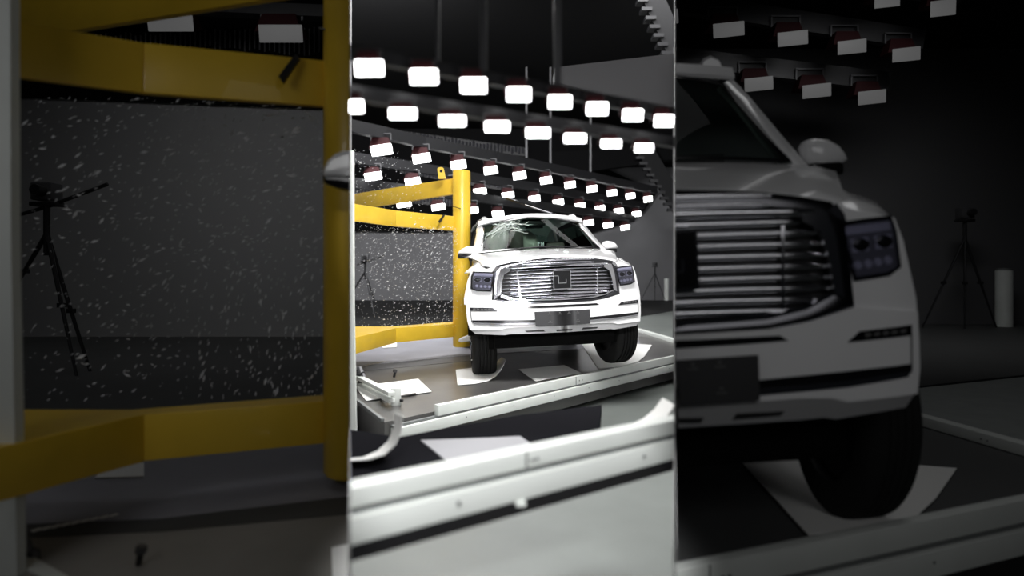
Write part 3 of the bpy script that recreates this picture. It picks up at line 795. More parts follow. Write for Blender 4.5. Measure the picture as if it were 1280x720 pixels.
def rail(name, A, D, N, L, zt, hgts, widths, label, clip, seams=(), bolts=(), ext0=0):
    """A start (z ignored), D along, N towards the viewer; stacked: upper beam, groove, lower beam, shade strip"""
    root = empty(name, (A.x, A.y, zt-sum(hgts)), label, 'rail')
    zz = zt
    for nm, h, (n0, n1), m in zip(('upper_beam', 'groove', 'lower_beam', 'shade_strip'), hgts, widths, (STEELW, STEELG, STEELW, BLACK)):  # lowest black strip stands in for the shade under the rail
        if not h: continue
        P = []; ext = ext0 if nm != 'upper_beam' else 0
        for q in (zz-h, zz):
            for a, n in ((A-D*ext, n1), (A+D*L, n1), (A+D*L, n0), (A-D*ext, n0)):
                v = a+N*n; P.append(Vector((v.x, v.y, q)))
        bm = NB(); box_pts(bm, P)
        if nm.endswith('beam'): bevel(bm, .004*max(.6, h/.09))
        b = part(nm, bm, m, root, clip)
        if nm == 'upper_beam' and b:
            for t in seams:
                v = A+D*t+N*(n1+.001); bm = NB(); bar(bm, Vector((v.x, v.y, zz-h+.002)), Vector((v.x, v.y, zz-.002)), .004, .003, D); sub('seam', bm, BLACK, root, b, clip)
            for t in bolts:
                v = A+D*t+N*(n1+.002); bm = NB(); tube(bm, [Vector((v.x, v.y, zz-h*.55)), Vector((v.x, v.y, zz-h*.55))+N*.004], .007*max(.6, h/.09), 8); sub('bolt', bm, STEELG, root, b, clip)
        if nm == 'lower_beam' and b:
            for t in [x*.62+.3 for x in range(8)]:
                if t > L: break
                v = A+D*t+N*(n1+.001); bm = NB(); tube(bm, [Vector((v.x, v.y, zz-h*.4)), Vector((v.x, v.y, zz-h*.4))+N*.004], .005, 8); sub('bolt', bm, STEELG, root, b, clip)
        zz -= h
    return root
def along(px, A, D, ):   # distance along the rail at which it crosses image column px
    r = (px-640)/F; return (r*A.y-A.x)/(D.x-r*D.y)
rail('guard_rail', RA, RD, RN, 4.6, .06, (.088, .02, .085, 0), ((-.02, .03), (-.02, .015), (-.02, .05), (0, 0)),
     'white steel double rail along the platform edge before the bright SUV', 'cen', [along(717, RA, RD)], [along(721, RA, RD), along(724.5, RA, RD)], .45)
# rail at the far right of the platform
FA, FB = flr(792, 409.5, .05), flr(848, 425.5, .05)
d = (FB-FA).normalized()
rail('side_rail', Vector((FA.x, FA.y, 0)), d, Vector((d.y, -d.x, 0)), (FB-FA).length, .055, (.075, .02, 0, 0), ((-.05, .05), (-.04, .04), (0, 0), (0, 0)), 'low white rail on the platform right of the front tyre', 'cen', (), (.9, .98))
# paper sheets
def paper(name, near, far, label, clip, m=PAPER, z=.012, group='paper sheets on the platform'):
    def P(e): return flr(e[0], e[1], z) if len(e) == 2 else pt(*e)
    bm = NB(); a = [bm.verts.new(P(e)) for e in near]; b = [bm.verts.new(P(e)) for e in far]
    for i in range(len(a)-1): bm.faces.new((a[i], a[i+1], b[i+1], b[i]))
    bmesh.ops.recalc_face_normals(bm, faces=bm.faces[:])
    bmesh.ops.solidify(bm, geom=bm.faces[:], thickness=.004)
    o = link(name, bm, m, None, clip, ang=60); tag(o, label, 'paper', group); return o
paper('paper_sheet', [(572, 481), (595, 479.3), (610, 476), (620, 470, 6.85), (627, 461, 6.95), (632.5, 449.5, 7.05)], [(569.5, 462), (595, 459.3), (608, 457), (616, 455.5, 7.9), (622, 451, 7.95), (627, 446.5, 8.0)], 'white sheet curling up beside the left front tyre of the bright SUV', 'cen')
paper('paper_sheet', [(669.5, 476.5), (727, 466.2)], [(648, 461.5), (705, 456.3)], 'flat white sheet lying under the middle of the bright SUV', 'cen')
paper('paper_sheet', [(748, 461), (775, 457.5), (797, 452.5), (806, 445)], [(725, 427), (752, 425.5), (795, 430), (815, 431)], 'white sheet beneath the raised right front tyre of the bright SUV', 'cen')
paper('paper_sheet', [(457.5, 500.5), (539.5, 489.3)], [(444, 483), (522.7, 473.3)], 'flat white sheet beside the short bracket rail on the left', 'cen')
paper('paper_sheet', [(478, 435), (496, 434)], [(480, 428), (496, 427)], 'small white sheet under the lower yellow beam', 'cen')
for i, (a, b, c, d_) in enumerate(((501, 496.5, 520, 493), (475, 499.3, 486, 497.8))):
    solid('black_strip', [flr(a, b, .014), flr(c, d_, .014), flr(c, d_-1.6, .014), flr(a, b-1.6, .014)], (0, 0, .006), BLACK, 'cen', ('longer' if i == 0 else 'shorter')+' black strip along the near edge of the left paper sheet', 'strip')
# short bracket rail
sr0 = flr(446, 470.5, .12)
root = empty('bracket_rail', (sr0.x, sr0.y, 0), 'short white twin-bar rail with end bracket at the left platform edge', 'rail')
for z_, a, b in ((.12, (441, 468), (489.5, 492.5)), (.055, (441, 474), (489.5, 501))):
    bm = NB(); bar(bm, flr(a[0], a[1], z_), flr(b[0], b[1], z_), .06, .035); bevel(bm, .004); part('bar', bm, STEELW, root, 'cen')
e = flr(495, 507, 0)
bm = NB(); box(bm, (e.x, e.y, .075), (.085, .02, .15)); bevel(bm, .003); br = part('end_bracket', bm, STEELW, root, 'cen')
for px_, py_ in ((490.5, 490.5), (502, 500.5)):
    q = pt(px_, py_, e.y-.02); bm = NB(); box(bm, q, (.028, .03, .022)); sub('end_cap', bm, BLACK, root, br, 'cen')
for px_, py_, r_ in ((447, 462, .05), (450, 467, .04), (446, 473, .045)):
    q = pt(px_, py_, 6.25); bm = NB(); tube(bm, [q+Vector((-.04, 0, 0)), q+Vector((.03, -.02, .01)), q+Vector((.05, -.04, -.03))], r_*.6, 8); part('fitting', bm, MIDST, root, 'cen')
bm = NB(); bar(bm, LE+Vector((-.02, 0, .01)), C0+Vector((-.02, .02, .01)), .03, .03); bevel(bm, .006); tag(link('edge_trim', bm, STEELG, None, 'cen'), 'pale edge strip along the left platform corner', 'trim')
# small loose things
q = flr(492.5, 471.5, 0)
root = empty('loose_bolt', q, 'small black bolt standing on the platform below the yellow beam', 'bolt')
bm = NB(); tube(bm, [q, q+Vector((.012, 0, .06))], .014, 8); part('shank', bm, BLACK, root)
bm = NB(); tube(bm, [q+Vector((.008, 0, .055)), q+Vector((.016, 0, .085))], .024, 6); part('head', bm, MIDST, root)
bm = NB()
for i in range(9):
    a = flr(452+i*3.4, 458.3-i*.75, .008); box(bm, a+Vector((0, 0, .003)), (.022, .05, .004), Matrix.Rotation(-.5, 3, 'Z'))
o = link('floor_tick_marks', bm, PAPER); tag(o, 'row of small white tick marks on the grey plate', 'marks', None, 'stuff')
bm = NB(); tube(bm, [pt(573.5, 426.5, 7.7), pt(576, 425.3, 7.7), pt(588, 422, 7.65), pt(594, 421, 7.6)], [.012, .03, .04, .04], 10); tag(link('trim_piece', bm, WHITE), 'white plastic trim piece poking out behind the left front tyre', 'trim piece')
# white upright at the left border of the middle view
solid('white_upright', [pt(436, 188, 5), pt(441, 188, 5), pt(441.6, 380, 5), pt(445, 560, 5), pt(436, 560, 5)], (0, .05, 0), STEELW, 'cen', 'thin white upright strip at the left border of the bright view', 'post')

# ------------------------------------------------------------------ foreground of the middle view
NA = pt(438, 610, 1.3); NBp = pt(842.4, 525, 1.3); zt = NA.z
NBp = flr(842.4, 525, zt); D = (NBp-NA); D.z = 0; LN = D.length; D.normalize(); N = Vector((D.y, -D.x, 0))
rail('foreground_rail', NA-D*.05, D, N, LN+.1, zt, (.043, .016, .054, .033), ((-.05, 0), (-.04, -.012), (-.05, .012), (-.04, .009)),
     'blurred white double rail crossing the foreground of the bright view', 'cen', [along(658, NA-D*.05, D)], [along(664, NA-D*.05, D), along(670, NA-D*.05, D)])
q = pt(651, 629, 1.55); bm = NB(); box(bm, q, (.025, .02, .012)); bevel(bm, .003); tag(link('rail_clip', bm, STEELW), 'small pale clip under the blurred foreground rail', 'clip')
DECK = mat('deck_dark', (.012, .012, .014), .9, spec=0.0)
dk = [flr(430, 604, .45), flr(560, 585, .45), flr(748, 553, .45), flr(752, 506, .45), flr(640, 520, .45), flr(500, 546, .45), flr(430, 536, .45)]
root = empty('low_deck', (sum(p.x for p in dk)/7, sum(p.y for p in dk)/7, -.31), 'dark low deck behind the blurred foreground rail', 'deck')
bm = NB(); prism(bm, dk, (0, 0, -.05)); part('top', bm, DECK, root, 'cen')
def ribbon(path, Y0, Y1, wpx, label):
    near = [(x, y, Y0) for x, y in path]; far = [(x+wpx[0]*Y1/Y0*0+wpx[0], y+wpx[1], Y1) for x, y in path]
    return paper('curled_paper', near, far, label, 'cen', group='curled paper in the foreground')
ribbon([(502, 520), (501, 538), (494, 555), (480, 568), (460, 574), (432, 576)], 2.2, 2.4, (-9, -4), 'blurred curled white paper strip at the lower left of the bright view')
ribbon([(844, 506), (834, 520), (820, 532), (800, 541), (784, 546)], 2.2, 2.45, (-16, -9), 'blurred curled white paper at the right end of the foreground rail')
paper('paper_sheet', [(565, 581), (650, 568), (672, 560)], [(526, 550), (610, 547), (650, 545)], 'blurred flat grey sheet on the dark low deck', 'cen', mat('grey_paper', (.34, .34, .36), .8), z=.456)

# ------------------------------------------------------------------ lamps
def lamp(c, Wd, Hd, lens, label, group, clip=None, tilt=.45, red=True, skew=0.0, power=0, target=None, stem=.25):
    root = empty('flood_lamp', c, label, 'lamp', group)
    R = Matrix.Rotation(tilt, 3, 'X') @ Matrix.Rotation(skew, 3, 'Y')
    bm = NB(); box(bm, c, (Wd*1.05, .05*Wd, Hd*.86), R); bevel(bm, min(Wd, Hd)*.16, 3); part('lens', bm, lens, root, clip)
    hc = c+Vector((-.10*Wd, .35*Wd, .62*Hd)); bm = NB()
    P = []
    for z_, wx, wy in ((-.45, .56, .30), (.5, .40, .22)):
        for x, y in ((-1, -1), (1, -1), (1, 1), (-1, 1)): P.append(hc+Vector((x*wx*Wd, y*wy*Wd, z_*Hd)))
    box_pts(bm, P); hs = part('housing', bm, RED if red else DARKST, root, clip)
    bm = NB(); bar(bm, hc+Vector((-.5*Wd, 0, .3*Hd)), hc+Vector((-.5*Wd, 0, .3*Hd+stem*Wd)), .05*Wd, .05*Wd, Vector((1, 0, 0)))
    bar(bm, hc+Vector((.5*Wd, 0, .3*Hd)), hc+Vector((.5*Wd, 0, .3*Hd+stem*Wd)), .05*Wd, .05*Wd, Vector((1, 0, 0)))
    bar(bm, hc+Vector((-.52*Wd, 0, .3*Hd+stem*Wd)), hc+Vector((.52*Wd, 0, .3*Hd+stem*Wd)), .05*Wd, .05*Wd)
    part('yoke', bm, MIDST, root, clip)
    if power:
        a = area('lamp_light', c+Vector((0, -.05*Wd-.02, -.01)), target, Wd, Hd, power, (1, 1, 1), 60); a.location = c+(Vector(target)-c).normalized()*(.12*Wd+.02)
        a.parent = root; a.matrix_parent_inverse = Matrix.Translation(-c)
    return root
def lerp(a, b, t): return a+(b-a)*t
rowA = [(477, 187.5, 25, 15), (527, 198, 21, 13), (573, 206, 18, 12), (613.5, 213, 16, 11), (649.5, 219.5, 15, 10.5), (682.5, 225.5, 13.5, 10), (712.5, 231, 12.5, 9), (740, 236, 12, 9), (765, 241, 11, 8.5), (788, 245, 10.5, 8), (810, 249, 10, 8)]
rowB = [(466.5, 220.5, 20, 11), (516, 227, 18, 10), (560, 233, 16, 10), (600, 239.5, 15, 9), (635, 244, 14, 8.5), (668, 248.5, 13, 8.5), (698, 253, 12.5, 8), (725, 257.5, 12, 8), (750, 260.5, 11, 7.5), (773.5, 264, 11, 7.5), (795.5, 267.5, 10, 7)]
rowC = [(505, 255.5, 17, 8), (548, 259, 16, 8.5), (590, 263, 15, 8.5), (622.5, 267, 13.5, 8), (736, 278.5, 11.5, 7.5), (760, 281.5, 11, 7), (781.5, 284.5, 10.5, 7)]
for row_, zr, nm in ((rowA, 4.5, 'upper sharp'), (rowB, 4.2, 'middle sharp'), (rowC, 3.45, 'lower sharp')):
    first = last = None; pts_ = []
    for i, (x, y, wp, hp) in enumerate(row_):
        Y = F*(zr-CAMZ)/(HZ-y); c = pt(x, y, Y)
        lamp(c, wp/F*Y, hp/F*Y, LAMPON, f'{ORD[i]} lit flood lamp from the left in the {nm} lamp row', f'{nm} lamp row', None, .35, True, math.radians(-8), 0, None, .35)
        if first is None: first = c
        last = c; pts_.append(c)
    dd = (last-first).normalized()
    bm = NB(); up = Vector((0, .30, .52)); pts_ = [first-dd*4]+pts_+[last+dd*.8]
    for p0, p1 in zip(pts_, pts_[1:]): bar(bm, p0+up-dd*.02, p1+up+dd*.02, .20, .32)
    tag(link('lamp_rack', bm, DARKST), f'dark rack bar carrying the {nm} lamp row', 'lamp rack')
near1 = [(461.5, 85, 32, 21), (530, 96, 31, 20), (592, 107, 29, 20), (648.5, 118, 27, 19), (700, 127.5, 26, 18), (746.5, 136, 24, 17), (791, 144, 23, 16), (830, 151, 22, 16)]
near2 = [(440, 133, 26, 17), (503.5, 142, 31, 14), (565.5, 151, 30, 14), (621.5, 158.5, 28, 14), (672.5, 166, 27, 13), (719, 173, 25, 12), (764, 179.5, 23, 11), (805, 185, 21, 11)]
for row_, z_, nm in ((near1, 1.5975, 'top blurred'), (near2, 1.509, 'second blurred')):
    first = last = None
    for i, (x, y, wp, hp) in enumerate(row_):
        Y = F*(z_-CAMZ)/(HZ-y); c = pt(x, y, Y)
        lamp(c, wp/F*Y, hp/F*Y, LAMPON, f'{ORD[i]} lamp from the left in the {nm} lamp row', f'{nm} lamp row', 'cen', .3, True, 0, (0 if nm[0] == 't' else 1.6), (.75, 7.0, .75), .2)
        if first is None: first = c
        last = c
    dd = (last-first).normalized(); up = Vector((0, .055, .045))
    bm = NB(); bar(bm, first-dd*.3+up, last+dd*.5+up, .02, .034); tag(link('lamp_rack', bm, DARKST, None, 'cen'), f'dark rack bar carrying the {nm} lamp row', 'lamp rack')
# hangers of the near racks and far hangers
for x, wpx, nm in ((547, 5, 'leftmost of the three blurred hanger rods'), (604, 9, 'middle of the three blurred hanger rods'), (697, 9, 'rightmost of the three blurred hanger rods')):
    Y = 1.85; a = pt(x, -30, Y); b = pt(x, 60+(x-438)*.176+8, Y)
    bm = NB(); bar(bm, a, b, wpx/F*Y, .012, Vector((0, 1, 0))); tag(link('hanger_rod', bm, MIDST), nm+' above the top lamp row', 'rod', 'hanger rods')
for x, y0, y1, nm in ((658, 84, 205, 'left'), (688, 84, 228, 'middle'), (738, 84, 236, 'right')):
    Y = 26; bm = NB(); bar(bm, pt(x, y0, Y), pt(x, y1, Y), .08, .06, Vector((0, 1, 0))); tag(link('hanger_rod', bm, MIDST), f'{nm} thin hanger rod above the upper sharp lamp row', 'rod', 'far hanger rods')
# dark gantry behind the lamp rows, ribbed reflector sheets
solid('lamp_gantry', [pt(300, 140, 36.7), pt(735, 200, 36.7), pt(822, 240, 36.7), pt(806, 262, 36.7), pt(790, 276, 36.7), pt(735, 292, 36.7), pt(600, 290, 36.7), pt(300, 288, 36.7)], (0, .25, 0), CEILM, None, 'black gantry panel behind the sharp lamp rows', 'gantry')
def ribs(x0, x1, ya, yb, yc, yd, Y, n, label):
    root = empty('ribbed_reflector', pt((x0+x1)/2, (ya+yd)/2, Y), label, 'reflector')
    bm = NB(); prism(bm, [pt(x0, ya, Y), pt(x1, yb, Y), pt(x1, yc, Y), pt(x0, yd, Y)], (0, .1, 0)); part('sheet', bm, DARKST, root)
    bm = NB(); rr = random.Random(int(x0))
    for i in range(n):
        t = (i+.5)/n; x = lerp(x0, x1, t); y0 = lerp(ya, yb, t); y1 = lerp(yd, yc, t); a = pt(x, y0+rr.uniform(0, 3), Y-.05); b = pt(x, y1-rr.uniform(0, 4), Y-.05)
        tube(bm, [a, b], .045*Y/24, 5)
    o = part('ribs', bm, mat('bright_rib', (.25, .25, .28), .3, .9), root); o['kind'] = 'stuff'
ribs(440, 660, 155, 185, 196, 166, 36.5, 50, 'ribbed metal reflector above the upper sharp lamp row')
ribs(500, 640, 199, 226, 240, 216, 36.55, 36, 'ribbed metal reflector between the upper and middle sharp rows')
ribs(440, 566, 232, 245, 258, 249, 36.55, 30, 'ribbed metal reflector left behind the yellow pole')
solid('pale_duct', [pt(694, 84, 10.3), pt(850, 66, 10.3), pt(850, 146, 10.3), pt(694, 102, 10.3)], (0, .6, 0), mat('duct_grey', (.045, .045, .048), .8), 'cen', 'pale grey wedge panel above the right end of the lamp rows', 'panel')
def stairs(name, x0, y0, x1, y1, Y, n, wpx, label):
    root = empty(name, pt(x1, y1, Y), label, 'stairs'); a, b = pt(x0, y0, Y), pt(x1, y1, Y); MIDST = mat('stair_black', (.02, .02, .021), .8, spec=.2)
    bm = NB(); bar(bm, a, b, .3, wpx/F*Y, Vector((0, 0, 1))); part('stringer', bm, MIDST, root)
    for i in range(n):
        p = a+(b-a)*((i+.5)/n)+Vector((-wpx*.45/F*Y, -.05, -wpx*.3/F*Y)); bm = NB(); box(bm, p, (wpx*.5/F*Y, .3, wpx*.16/F*Y)); part('tread', bm, DARKST, root)
stairs('overhead_stairs', 806, 188, 850, 260, 33, 10, 20, 'dark stair flight at the upper right of the sharp hall')
stairs('overhead_stairs', 806, -20, 850, 78, 15, 9, 26, 'dark stair flight in the top right corner of the bright view')
solid('roof_beam', [pt(690, 190, 33.3), pt(860, 180, 33.3), pt(860, 196, 33.3), pt(810, 204, 33.3), pt(738, 214, 33.3), pt(690, 206, 33.3)], (0, .4, 0), CEILM, None, 'black roof beam above the right part of the hall wall', 'beam')

# ------------------------------------------------------------------ tripods
def tripod(P, Y, head, feet, arm, k, label, clip):
    base = P(head[0], max(f[1] for f in feet), Y)
    root = empty('camera_tripod', base, label, 'tripod')
    h = P(head[0], head[1], Y); cr = h+Vector((0, 0, -.16*k*1.9))
    for i, f in enumerate(feet):
        ft = P(f[0], f[1], Y+f[2]); bm = NB(); mid = cr+(ft-cr)*.5
        tube(bm, [cr, mid, ft], [.028*k, .022*k, .016*k], 8); lg = part('leg', bm, DARKST, root, clip)
        bm = NB(); box(bm, mid, (.07*k, .07*k, .05*k)); sub('leg_clamp', bm, BLACK, root, lg, clip)
    bm = NB(); tube(bm, [cr+Vector((0, 0, -.25*k)), h], .035*k, 10); part('column', bm, DARKST, root, clip)
    bm = NB(); box(bm, h+Vector((0, 0, .03*k)), (.30*k, .16*k, .05*k)); bevel(bm, .012*k); part('pan_head', bm, BLACK, root, clip)
    bm = NB(); box(bm, h+Vector((0, 0, .17*k)), (.24*k, .2*k, .2*k)); bevel(bm, .02*k); cb = part('camera_body', bm, MIDST, root, clip)
    bm = NB(); cc = h+Vector((.02*k, -.1*k, .17*k)); tube(bm, [cc, cc+Vector((0, -.12*k, 0))], .06*k, 14); sub('camera_lens', bm, BLACK, root, cb, clip)
    if arm:
        bm = NB(); tube(bm, [P(*arm[0], Y), h, P(*arm[1], Y)], .022*k, 8); part('pan_arm', bm, BLACK, root, clip)
tripod(pt, 21.0, (456.5, 328), ((439, 368, .3), (468.5, 396, -.5), (475.5, 399, .2)), ((446, 331), (480.5, 319)), 1.0, 'black camera tripod left of the yellow pole in the bright hall', None)
tripod(pt, 34.0, (818.7, 334), ((802, 374, 0), (818.7, 376, -.6), (831, 374, 0)), None, 1.0, 'black camera tripod by the grey wall right of the bright SUV', None)
a = pt(833, 375.5, 35)
root = empty('white_bollard', a, 'pale cylinder standing beside the far right tripod of the bright hall', 'cylinder')
bm = NB(); tube(bm, [a, a+Vector((0, 0, 1.2))], .13, 16); part('body', bm, STEELW, root); bm = NB(); tube(bm, [a+Vector((0, 0, 1.19)), a+Vector((0, 0, 1.25))], .11, 16); part('cap', bm, STEELG, root)

# ------------------------------------------------------------------ flying glass (nobody could count it)
def spray(n, region, P, size, label, clip, seed, ang):
    rr = random.Random(seed); bm = NB()
    for i in range(n):
        x, y, Y = region(rr); c = P(x, y, Y); L = size*rr.uniform(.35, 1.2)*(1 if rr.random() < .93 else 1.9); t = ang(x, y, rr)
        dx = Vector((math.cos(t), rr.uniform(-.3, .3), math.sin(t))).normalized(); up = Vector((-math.sin(t), .3, math.cos(t)))
        w_ = L*rr.uniform(.16, .4)
        p = [c-dx*L/2, c+up*w_*.5, c+dx*L/2, c-up*w_*.5]; q = c+Vector((0, w_*.7, 0))
        v = [bm.verts.new(k) for k in p]; qv = bm.verts.new(q); bm.faces.new(v)
        for j in range(4): bm.faces.new((v[j], qv, v[(j+1) % 4]))
    o = link('glass_spray', bm, SHARD, None, clip); tag(o, label, 'glass', None, 'stuff')
def regC(rr):
    if rr.random() < .82:
        x = lerp(443, 572, rr.random()**.8); y = lerp(283, 408, rr.random()**1.25)
    else: x = lerp(442, 530, rr.random()**1.5); y = lerp(186, 300, rr.random())
    return x, y, rr.uniform(7.8, 8.7)
angC = lambda x, y, rr: (math.radians(28)+rr.gauss(0, .35)) if not (x > 515 and y > 360) else (math.radians(70)+rr.gauss(0, .3))
spray(2000, regC, pt, .019, 'spray of tiny glass fragments flying left of the yellow pole', 'cen', 5, angC)
spray(90, lambda rr: (rr.uniform(566, 590), rr.uniform(325, 400), rr.uniform(8.4, 8.75)), pt, .016, 'sparse glass fragments flying in front of the yellow pole', 'cen', 6, angC)

# ------------------------------------------------------------------ left bay
ZB = .17
BLAV = mat('bay_floor_lavender', (.30, .30, .34), .5, noise=.12, nscale=2)
BBEIGE = mat('bay_floor_beige', (.30, .29, .27), .5, noise=.2, nscale=2)
BDARK = mat('bay_floor_dark', (.07, .072, .072), .6, noise=.1, nscale=2)
solid('floor_bay_left', [Vector((-9.4, 1.75, ZB)), Vector((-.2, 1.75, ZB)), Vector((-.2, BDL, ZB)), Vector((-9.4, BDL, ZB))], (0, 0, -.2), BBEIGE, 'left', kind='structure')
solid('floor_bay_left_plate', [flr(-120, 655, ZB+.004), flr(20, 655, ZB+.004), flr(200, 648, ZB+.004), flr(438, 620, ZB+.004), flr(438, 520, ZB+.004), flr(-120, 520, ZB+.004)], (0, 0, -.003), BLAV, 'left', kind='structure')
solid('floor_bay_left_groove', [flr(-120, 672, ZB+.003), flr(20, 672, ZB+.003), flr(200, 664, ZB+.003), flr(438, 642, ZB+.003), flr(438, 618, ZB+.003), flr(200, 645, ZB+.003), flr(-120, 652, ZB+.003)], (0, 0, -.002), BDARK, 'left', kind='structure')
solid('floor_bay_left_rear', [flr(-120, 521, ZB+.004), flr(438, 521, ZB+.004), flr(438, 421, ZB+.004), flr(-120, 421, ZB+.004)], (0, 0, -.003), BDARK, 'left', kind='structure')
solid('trim_3', [pt(-200, -80, 9.9), pt(438, -80, 9.9), pt(438, 136, 9.9), pt(-200, 112, 9.9)], (0, .08, 0), CEILM, 'left', kind='structure')
PBL = lambda px, py, Y: pt((px-438)*3.168, 360+(py-360)*3.168, Y)
tripod(PBL, 6.2, (456.5, 328), ((439, 368, .1), (468.5, 396, -.2), (475.5, 399, .1)), ((446, 331), (480.5, 319)), .85, 'dim black camera tripod behind the large yellow frame in the left bay', 'left')
def regL(rr): return (lerp(20, 405, rr.random()**.75), lerp(122, 500, rr.random()**1.15), rr.uniform(2.95, 3.4))
spray(1300, regL, pt, .027, 'dim spray of glass fragments behind the large yellow frame', 'left', 9, lambda x, y, rr: math.radians(28)+rr.gauss(0, .4) if not (x > 230 and y > 340) else math.radians(70)+rr.gauss(0, .3))
for i, (x, y, wp, hp, nm) in enumerate(((213, 29, 54, 23, 'left'), (351, 42, 52, 25, 'right'))):
    lamp(pt(x, y, 8.5), wp/F*8.5, hp/F*8.5, LAMPDIM, f'{nm} dim flood lamp between the upper beams of the large yellow frame', 'dim lamps of the left bay', 'left', .2, True, 0, 0, None, .2)
bm = NB(); bar(bm, pt(100, 3, 8.75), pt(434, 18, 8.75), .2, .16); tag(link('lamp_rack', bm, DARKST, None, 'left'), 'dark rack bar carrying the dim lamps of the left bay', 'lamp rack')
ribs2 = NB(); rr = random.Random(4)
for i in range(46):
    x = 120+i*6.2; tube(ribs2, [pt(x, 44-i*.2+rr.uniform(-3, 3), 9.87), pt(x, 52+i*.35+rr.uniform(-3, 3), 9.87)], .012, 5)
o = link('reflector_ribs', ribs2, mat('bay_rib', (.3, .3, .32), .3, .6), None, 'left'); tag(o, 'row of small metal ribs behind the dim left bay lamps', 'reflector', None, 'stuff')
solid('white_upright', [pt(-60, -40, 2.0), pt(12.5, -40, 2.0), pt(13.5, 300, 2.0), pt(20, 640, 2.0), pt(21, 745, 2.0), pt(-60, 745, 2.0)], (0, .04, 0), STEELW, 'left', 'dim pale upright board at the far left border', 'post')
root = empty('bracket_rail', flr(22, 700, ZB), 'dim end of a pale bracket rail in the lower left corner', 'rail')
bm = NB(); bar(bm, pt(24, 702, 2.12), pt(90, 740, 1.95), .05, .04); bevel(bm, .006); part('bar', bm, STEELW, root, 'left')
for px_, py_ in ((28, 678), (38, 690), (26, 694)):
    q = pt(px_, py_, 2.14); bm = NB(); tube(bm, [q+Vector((-.03, 0, .01)), q+Vector((.02, -.01, 0)), q+Vector((.03, -.02, -.03))], .02, 8); part('fitting', bm, MIDST, root, 'left')
q = flr(173, 706, ZB)
root = empty('loose_bolt', q, 'dim small black bolt standing on the left bay floor', 'bolt')
bm = NB(); tube(bm, [q, q+Vector((.008, 0, .04))], .010, 8); part('shank', bm, BLACK, root); bm = NB(); tube(bm, [q+Vector((.006, 0, .038)), q+Vector((.012, 0, .062))], .017, 6); part('head', bm, MIDST, root)
paper('paper_sheet', [(118, 597), (180, 595)], [(135, 582), (180, 578)], 'dim white sheet under the large lower yellow beam', 'left', z=ZB+.012, group='dim paper sheets')
paper('paper_sheet', [(416, 725), (436, 722)], [(414, 684), (436, 680)], 'dim white sheet in the lower right corner of the left bay', 'left', z=ZB+.012, group='dim paper sheets')
bm = NB()
for i in range(9):
    a = flr(46+i*12, 663-i*2.3, ZB+.008); box(bm, a+Vector((0, 0, .002)), (.02, .03, .003), Matrix.Rotation(-.5, 3, 'Z'))
tag(link('floor_tick_marks', bm, PAPER, None, 'left'), 'row of dim white tick marks on the left bay floor', 'marks', None, 'stuff')
# tip of a mirror cap at the right border of the left bay
mo = [(403, 220), (404, 210), (409, 200), (418, 192), (428, 188), (450, 187), (450, 222)]
Ym = 2.35
root = empty('mirror_tip', pt(425, 236, Ym), 'dim white mirror cap tip overlapping the large yellow pole', 'mirror')
bm = NB(); prism(bm, [pt(x, y, Ym) for x, y in mo], (0, .09, 0)); bevel(bm, .012, 3); part('cap', bm, WHITE, root, 'left', 60)
bm = NB(); prism(bm, [pt(x, y, Ym-.004) for x, y in ((402.5, 219), (450, 219), (450, 240), (420, 235), (405, 229))], (0, .09, 0)); bevel(bm, .008, 2); part('lower_shell', bm, GLOSSB, root, 'left', 60)

# ------------------------------------------------------------------ right bay
solid('floor_bay_right', [flr(800, 726, ZB), flr(1000, 688, ZB), flr(1420, 602, ZB), Vector((11.4, 4.2, ZB)), Vector((11.4, BDR, ZB)), Vector((.4, BDR, ZB))], (0, 0, -.2), BDARK, 'right', kind='structure')
solid('floor_bay_right_pale', [flr(1130, 521, ZB+.004), flr(1290, 568, ZB+.004), flr(1420, 600, ZB+.004), flr(1420, 455, ZB+.004), flr(1280, 470, ZB+.004), flr(1120, 487, ZB+.004)], (0, 0, -.003), mat('bay_floor_pale', (.30, .32, .31), .6, noise=.1), 'right', kind='structure')
bm = NB(); tube(bm, [flr(1120, 487, ZB+.008), flr(1300, 468, ZB+.008)], .012, 6); tag(link('floor_cable', bm, BLACK, None, 'right'), 'thin dark cable line on the pale floor of the right bay', 'cable')
A1, A2 = flr(1000, 682, .2), flr(1280, 625, .2); D2 = (A2-A1).normalized(); D2.z = 0; N2 = Vector((D2.y, -D2.x, 0)); st = Vector((A1.x, A1.y, 0))-D2*.9
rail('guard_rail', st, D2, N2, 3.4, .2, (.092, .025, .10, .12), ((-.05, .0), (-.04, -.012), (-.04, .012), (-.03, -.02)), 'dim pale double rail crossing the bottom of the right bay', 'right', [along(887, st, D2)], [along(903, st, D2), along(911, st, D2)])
B1, B2 = flr(1128, 519, .2), flr(1300, 568, .2); D3 = (B2-B1).normalized()
rail('side_rail', Vector((B1.x, B1.y, 0)), D3, Vector((D3.y, -D3.x, 0)), (B2-B1).length, .235, (.06, .02, 0, 0), ((-.05, .03), (-.04, .02), (0, 0), (0, 0)), 'dim low rail behind the tyre in the right bay', 'right', (), (.62, .66))
paper('paper_sheet', [(1010, 668), (1080, 660), (1140, 650), (1170, 622)], [(920, 570), (1000, 565), (1130, 580), (1196, 585)], 'dim white sheet under the big tyre of the right bay', 'right', z=ZB+.012, group='dim paper sheets')
tripod(lambda x, y, Y: pt((x-438)*3.168, 360+(y-360)*3.168, Y), 11.5, (818.7, 334), ((802, 375.5, 0), (818.7, 376, -.2), (831, 375.5, 0)), None, .95, 'dim black camera tripod against the dark right bay wall', 'right')
a = pt(1255, 412, 11.9); root = empty('white_bollard', a, 'dim pale cylinder beside the right bay tripod', 'cylinder')
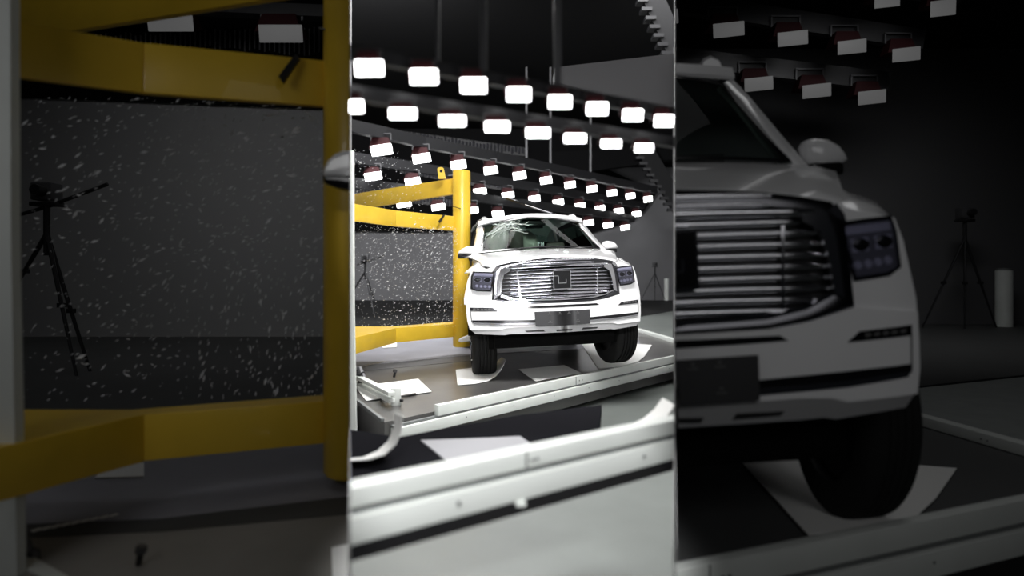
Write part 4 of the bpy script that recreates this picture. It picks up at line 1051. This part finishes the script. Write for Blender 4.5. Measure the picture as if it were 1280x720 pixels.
bm = NB(); tube(bm, [a, a+Vector((0, 0, 1.1))], .14, 16); part('body', bm, STEELW, root); bm = NB(); tube(bm, [a+Vector((0, 0, 1.09)), a+Vector((0, 0, 1.14))], .12, 16); part('cap', bm, STEELG, root)
for nm, lst in (('upper', [(1109, 1, 30, 18), (1179, 10, 30, 22)]), ('middle', [(830, 22, 34, 20), (911, 37, 37, 20), (991, 48, 36, 20), (1065, 58.5, 34, 19), (1133, 68, 33, 19)]), ('lower', [(948.5, 105, 34, 19), (1021, 113.5, 34, 19), (1090, 121.5, 33, 19)])):
    Yb = {'upper': 9.0, 'middle': 9.6, 'lower': 10.2}[nm]
    first = last = None
    for i, (x, y, wp, hp) in enumerate(lst):
        c = pt(x, y, Yb); lamp(c, wp/F*Yb, hp/F*Yb, LAMPDIM, f'{ORD[i]} dim lamp from the left in the {nm} row of the right bay', f'{nm} lamps of the right bay', 'right', .2, True, math.radians(-6), 0, None, .4)
        first = first or c; last = c
    dd = (last-first).normalized(); up = Vector((0, .25, .36)); bm = NB(); bar(bm, first-dd*2+up, last+dd*.4+up, .12, .3); tag(link('lamp_rack', bm, DARKST, None, 'right'), f'dark rack bar of the {nm} lamp row in the right bay', 'lamp rack')

# ------------------------------------------------------------------ trays around the added fill lights above the frame
for i, (c, sx, sy, nm) in enumerate((((0, 4.3, 4.5), 1.7, 1.6, 'in front of the car'), ((-1.6, 11.4, 7.05), 4.0, 1.8, 'over the yellow pole'), ((3.2, 14.0, 8.45), 5, 3, 'behind the car'), ((-5, 16.5, 9.35), 6, 2.6, 'over the left floor'), ((7.5, 17.5, 9.45), 6, 2, 'over the right floor'))):
    root = empty('fill_bank', (c[0], c[1], c[2]), 'added unseen fill light bank '+nm, 'lamp bank')
    bm = NB(); box(bm, (c[0], c[1], c[2]+.06), (sx+.2, sy+.2, .08)); part('fill_tray', bm, DARKST, root)
    for q in (-1, 1):
        bm = NB(); tube(bm, [(c[0]+q*sx*.4, c[1], c[2]+.1), (c[0]+q*sx*.4, c[1], 9.6)], .02, 6); part('fill_hanger', bm, DARKST, root)

root = empty('rail_fill_lamp', (0, -.62, 2.85), 'added fill spot above the photographer, out of view', 'lamp')  # housing for the added spot that brightens the foreground rail
bm = NB(); tube(bm, [(0, -.72, 2.95), (0, -.56, 2.78)], [.09, .12], 16, caps=False); part('shade', bm, DARKST, root)
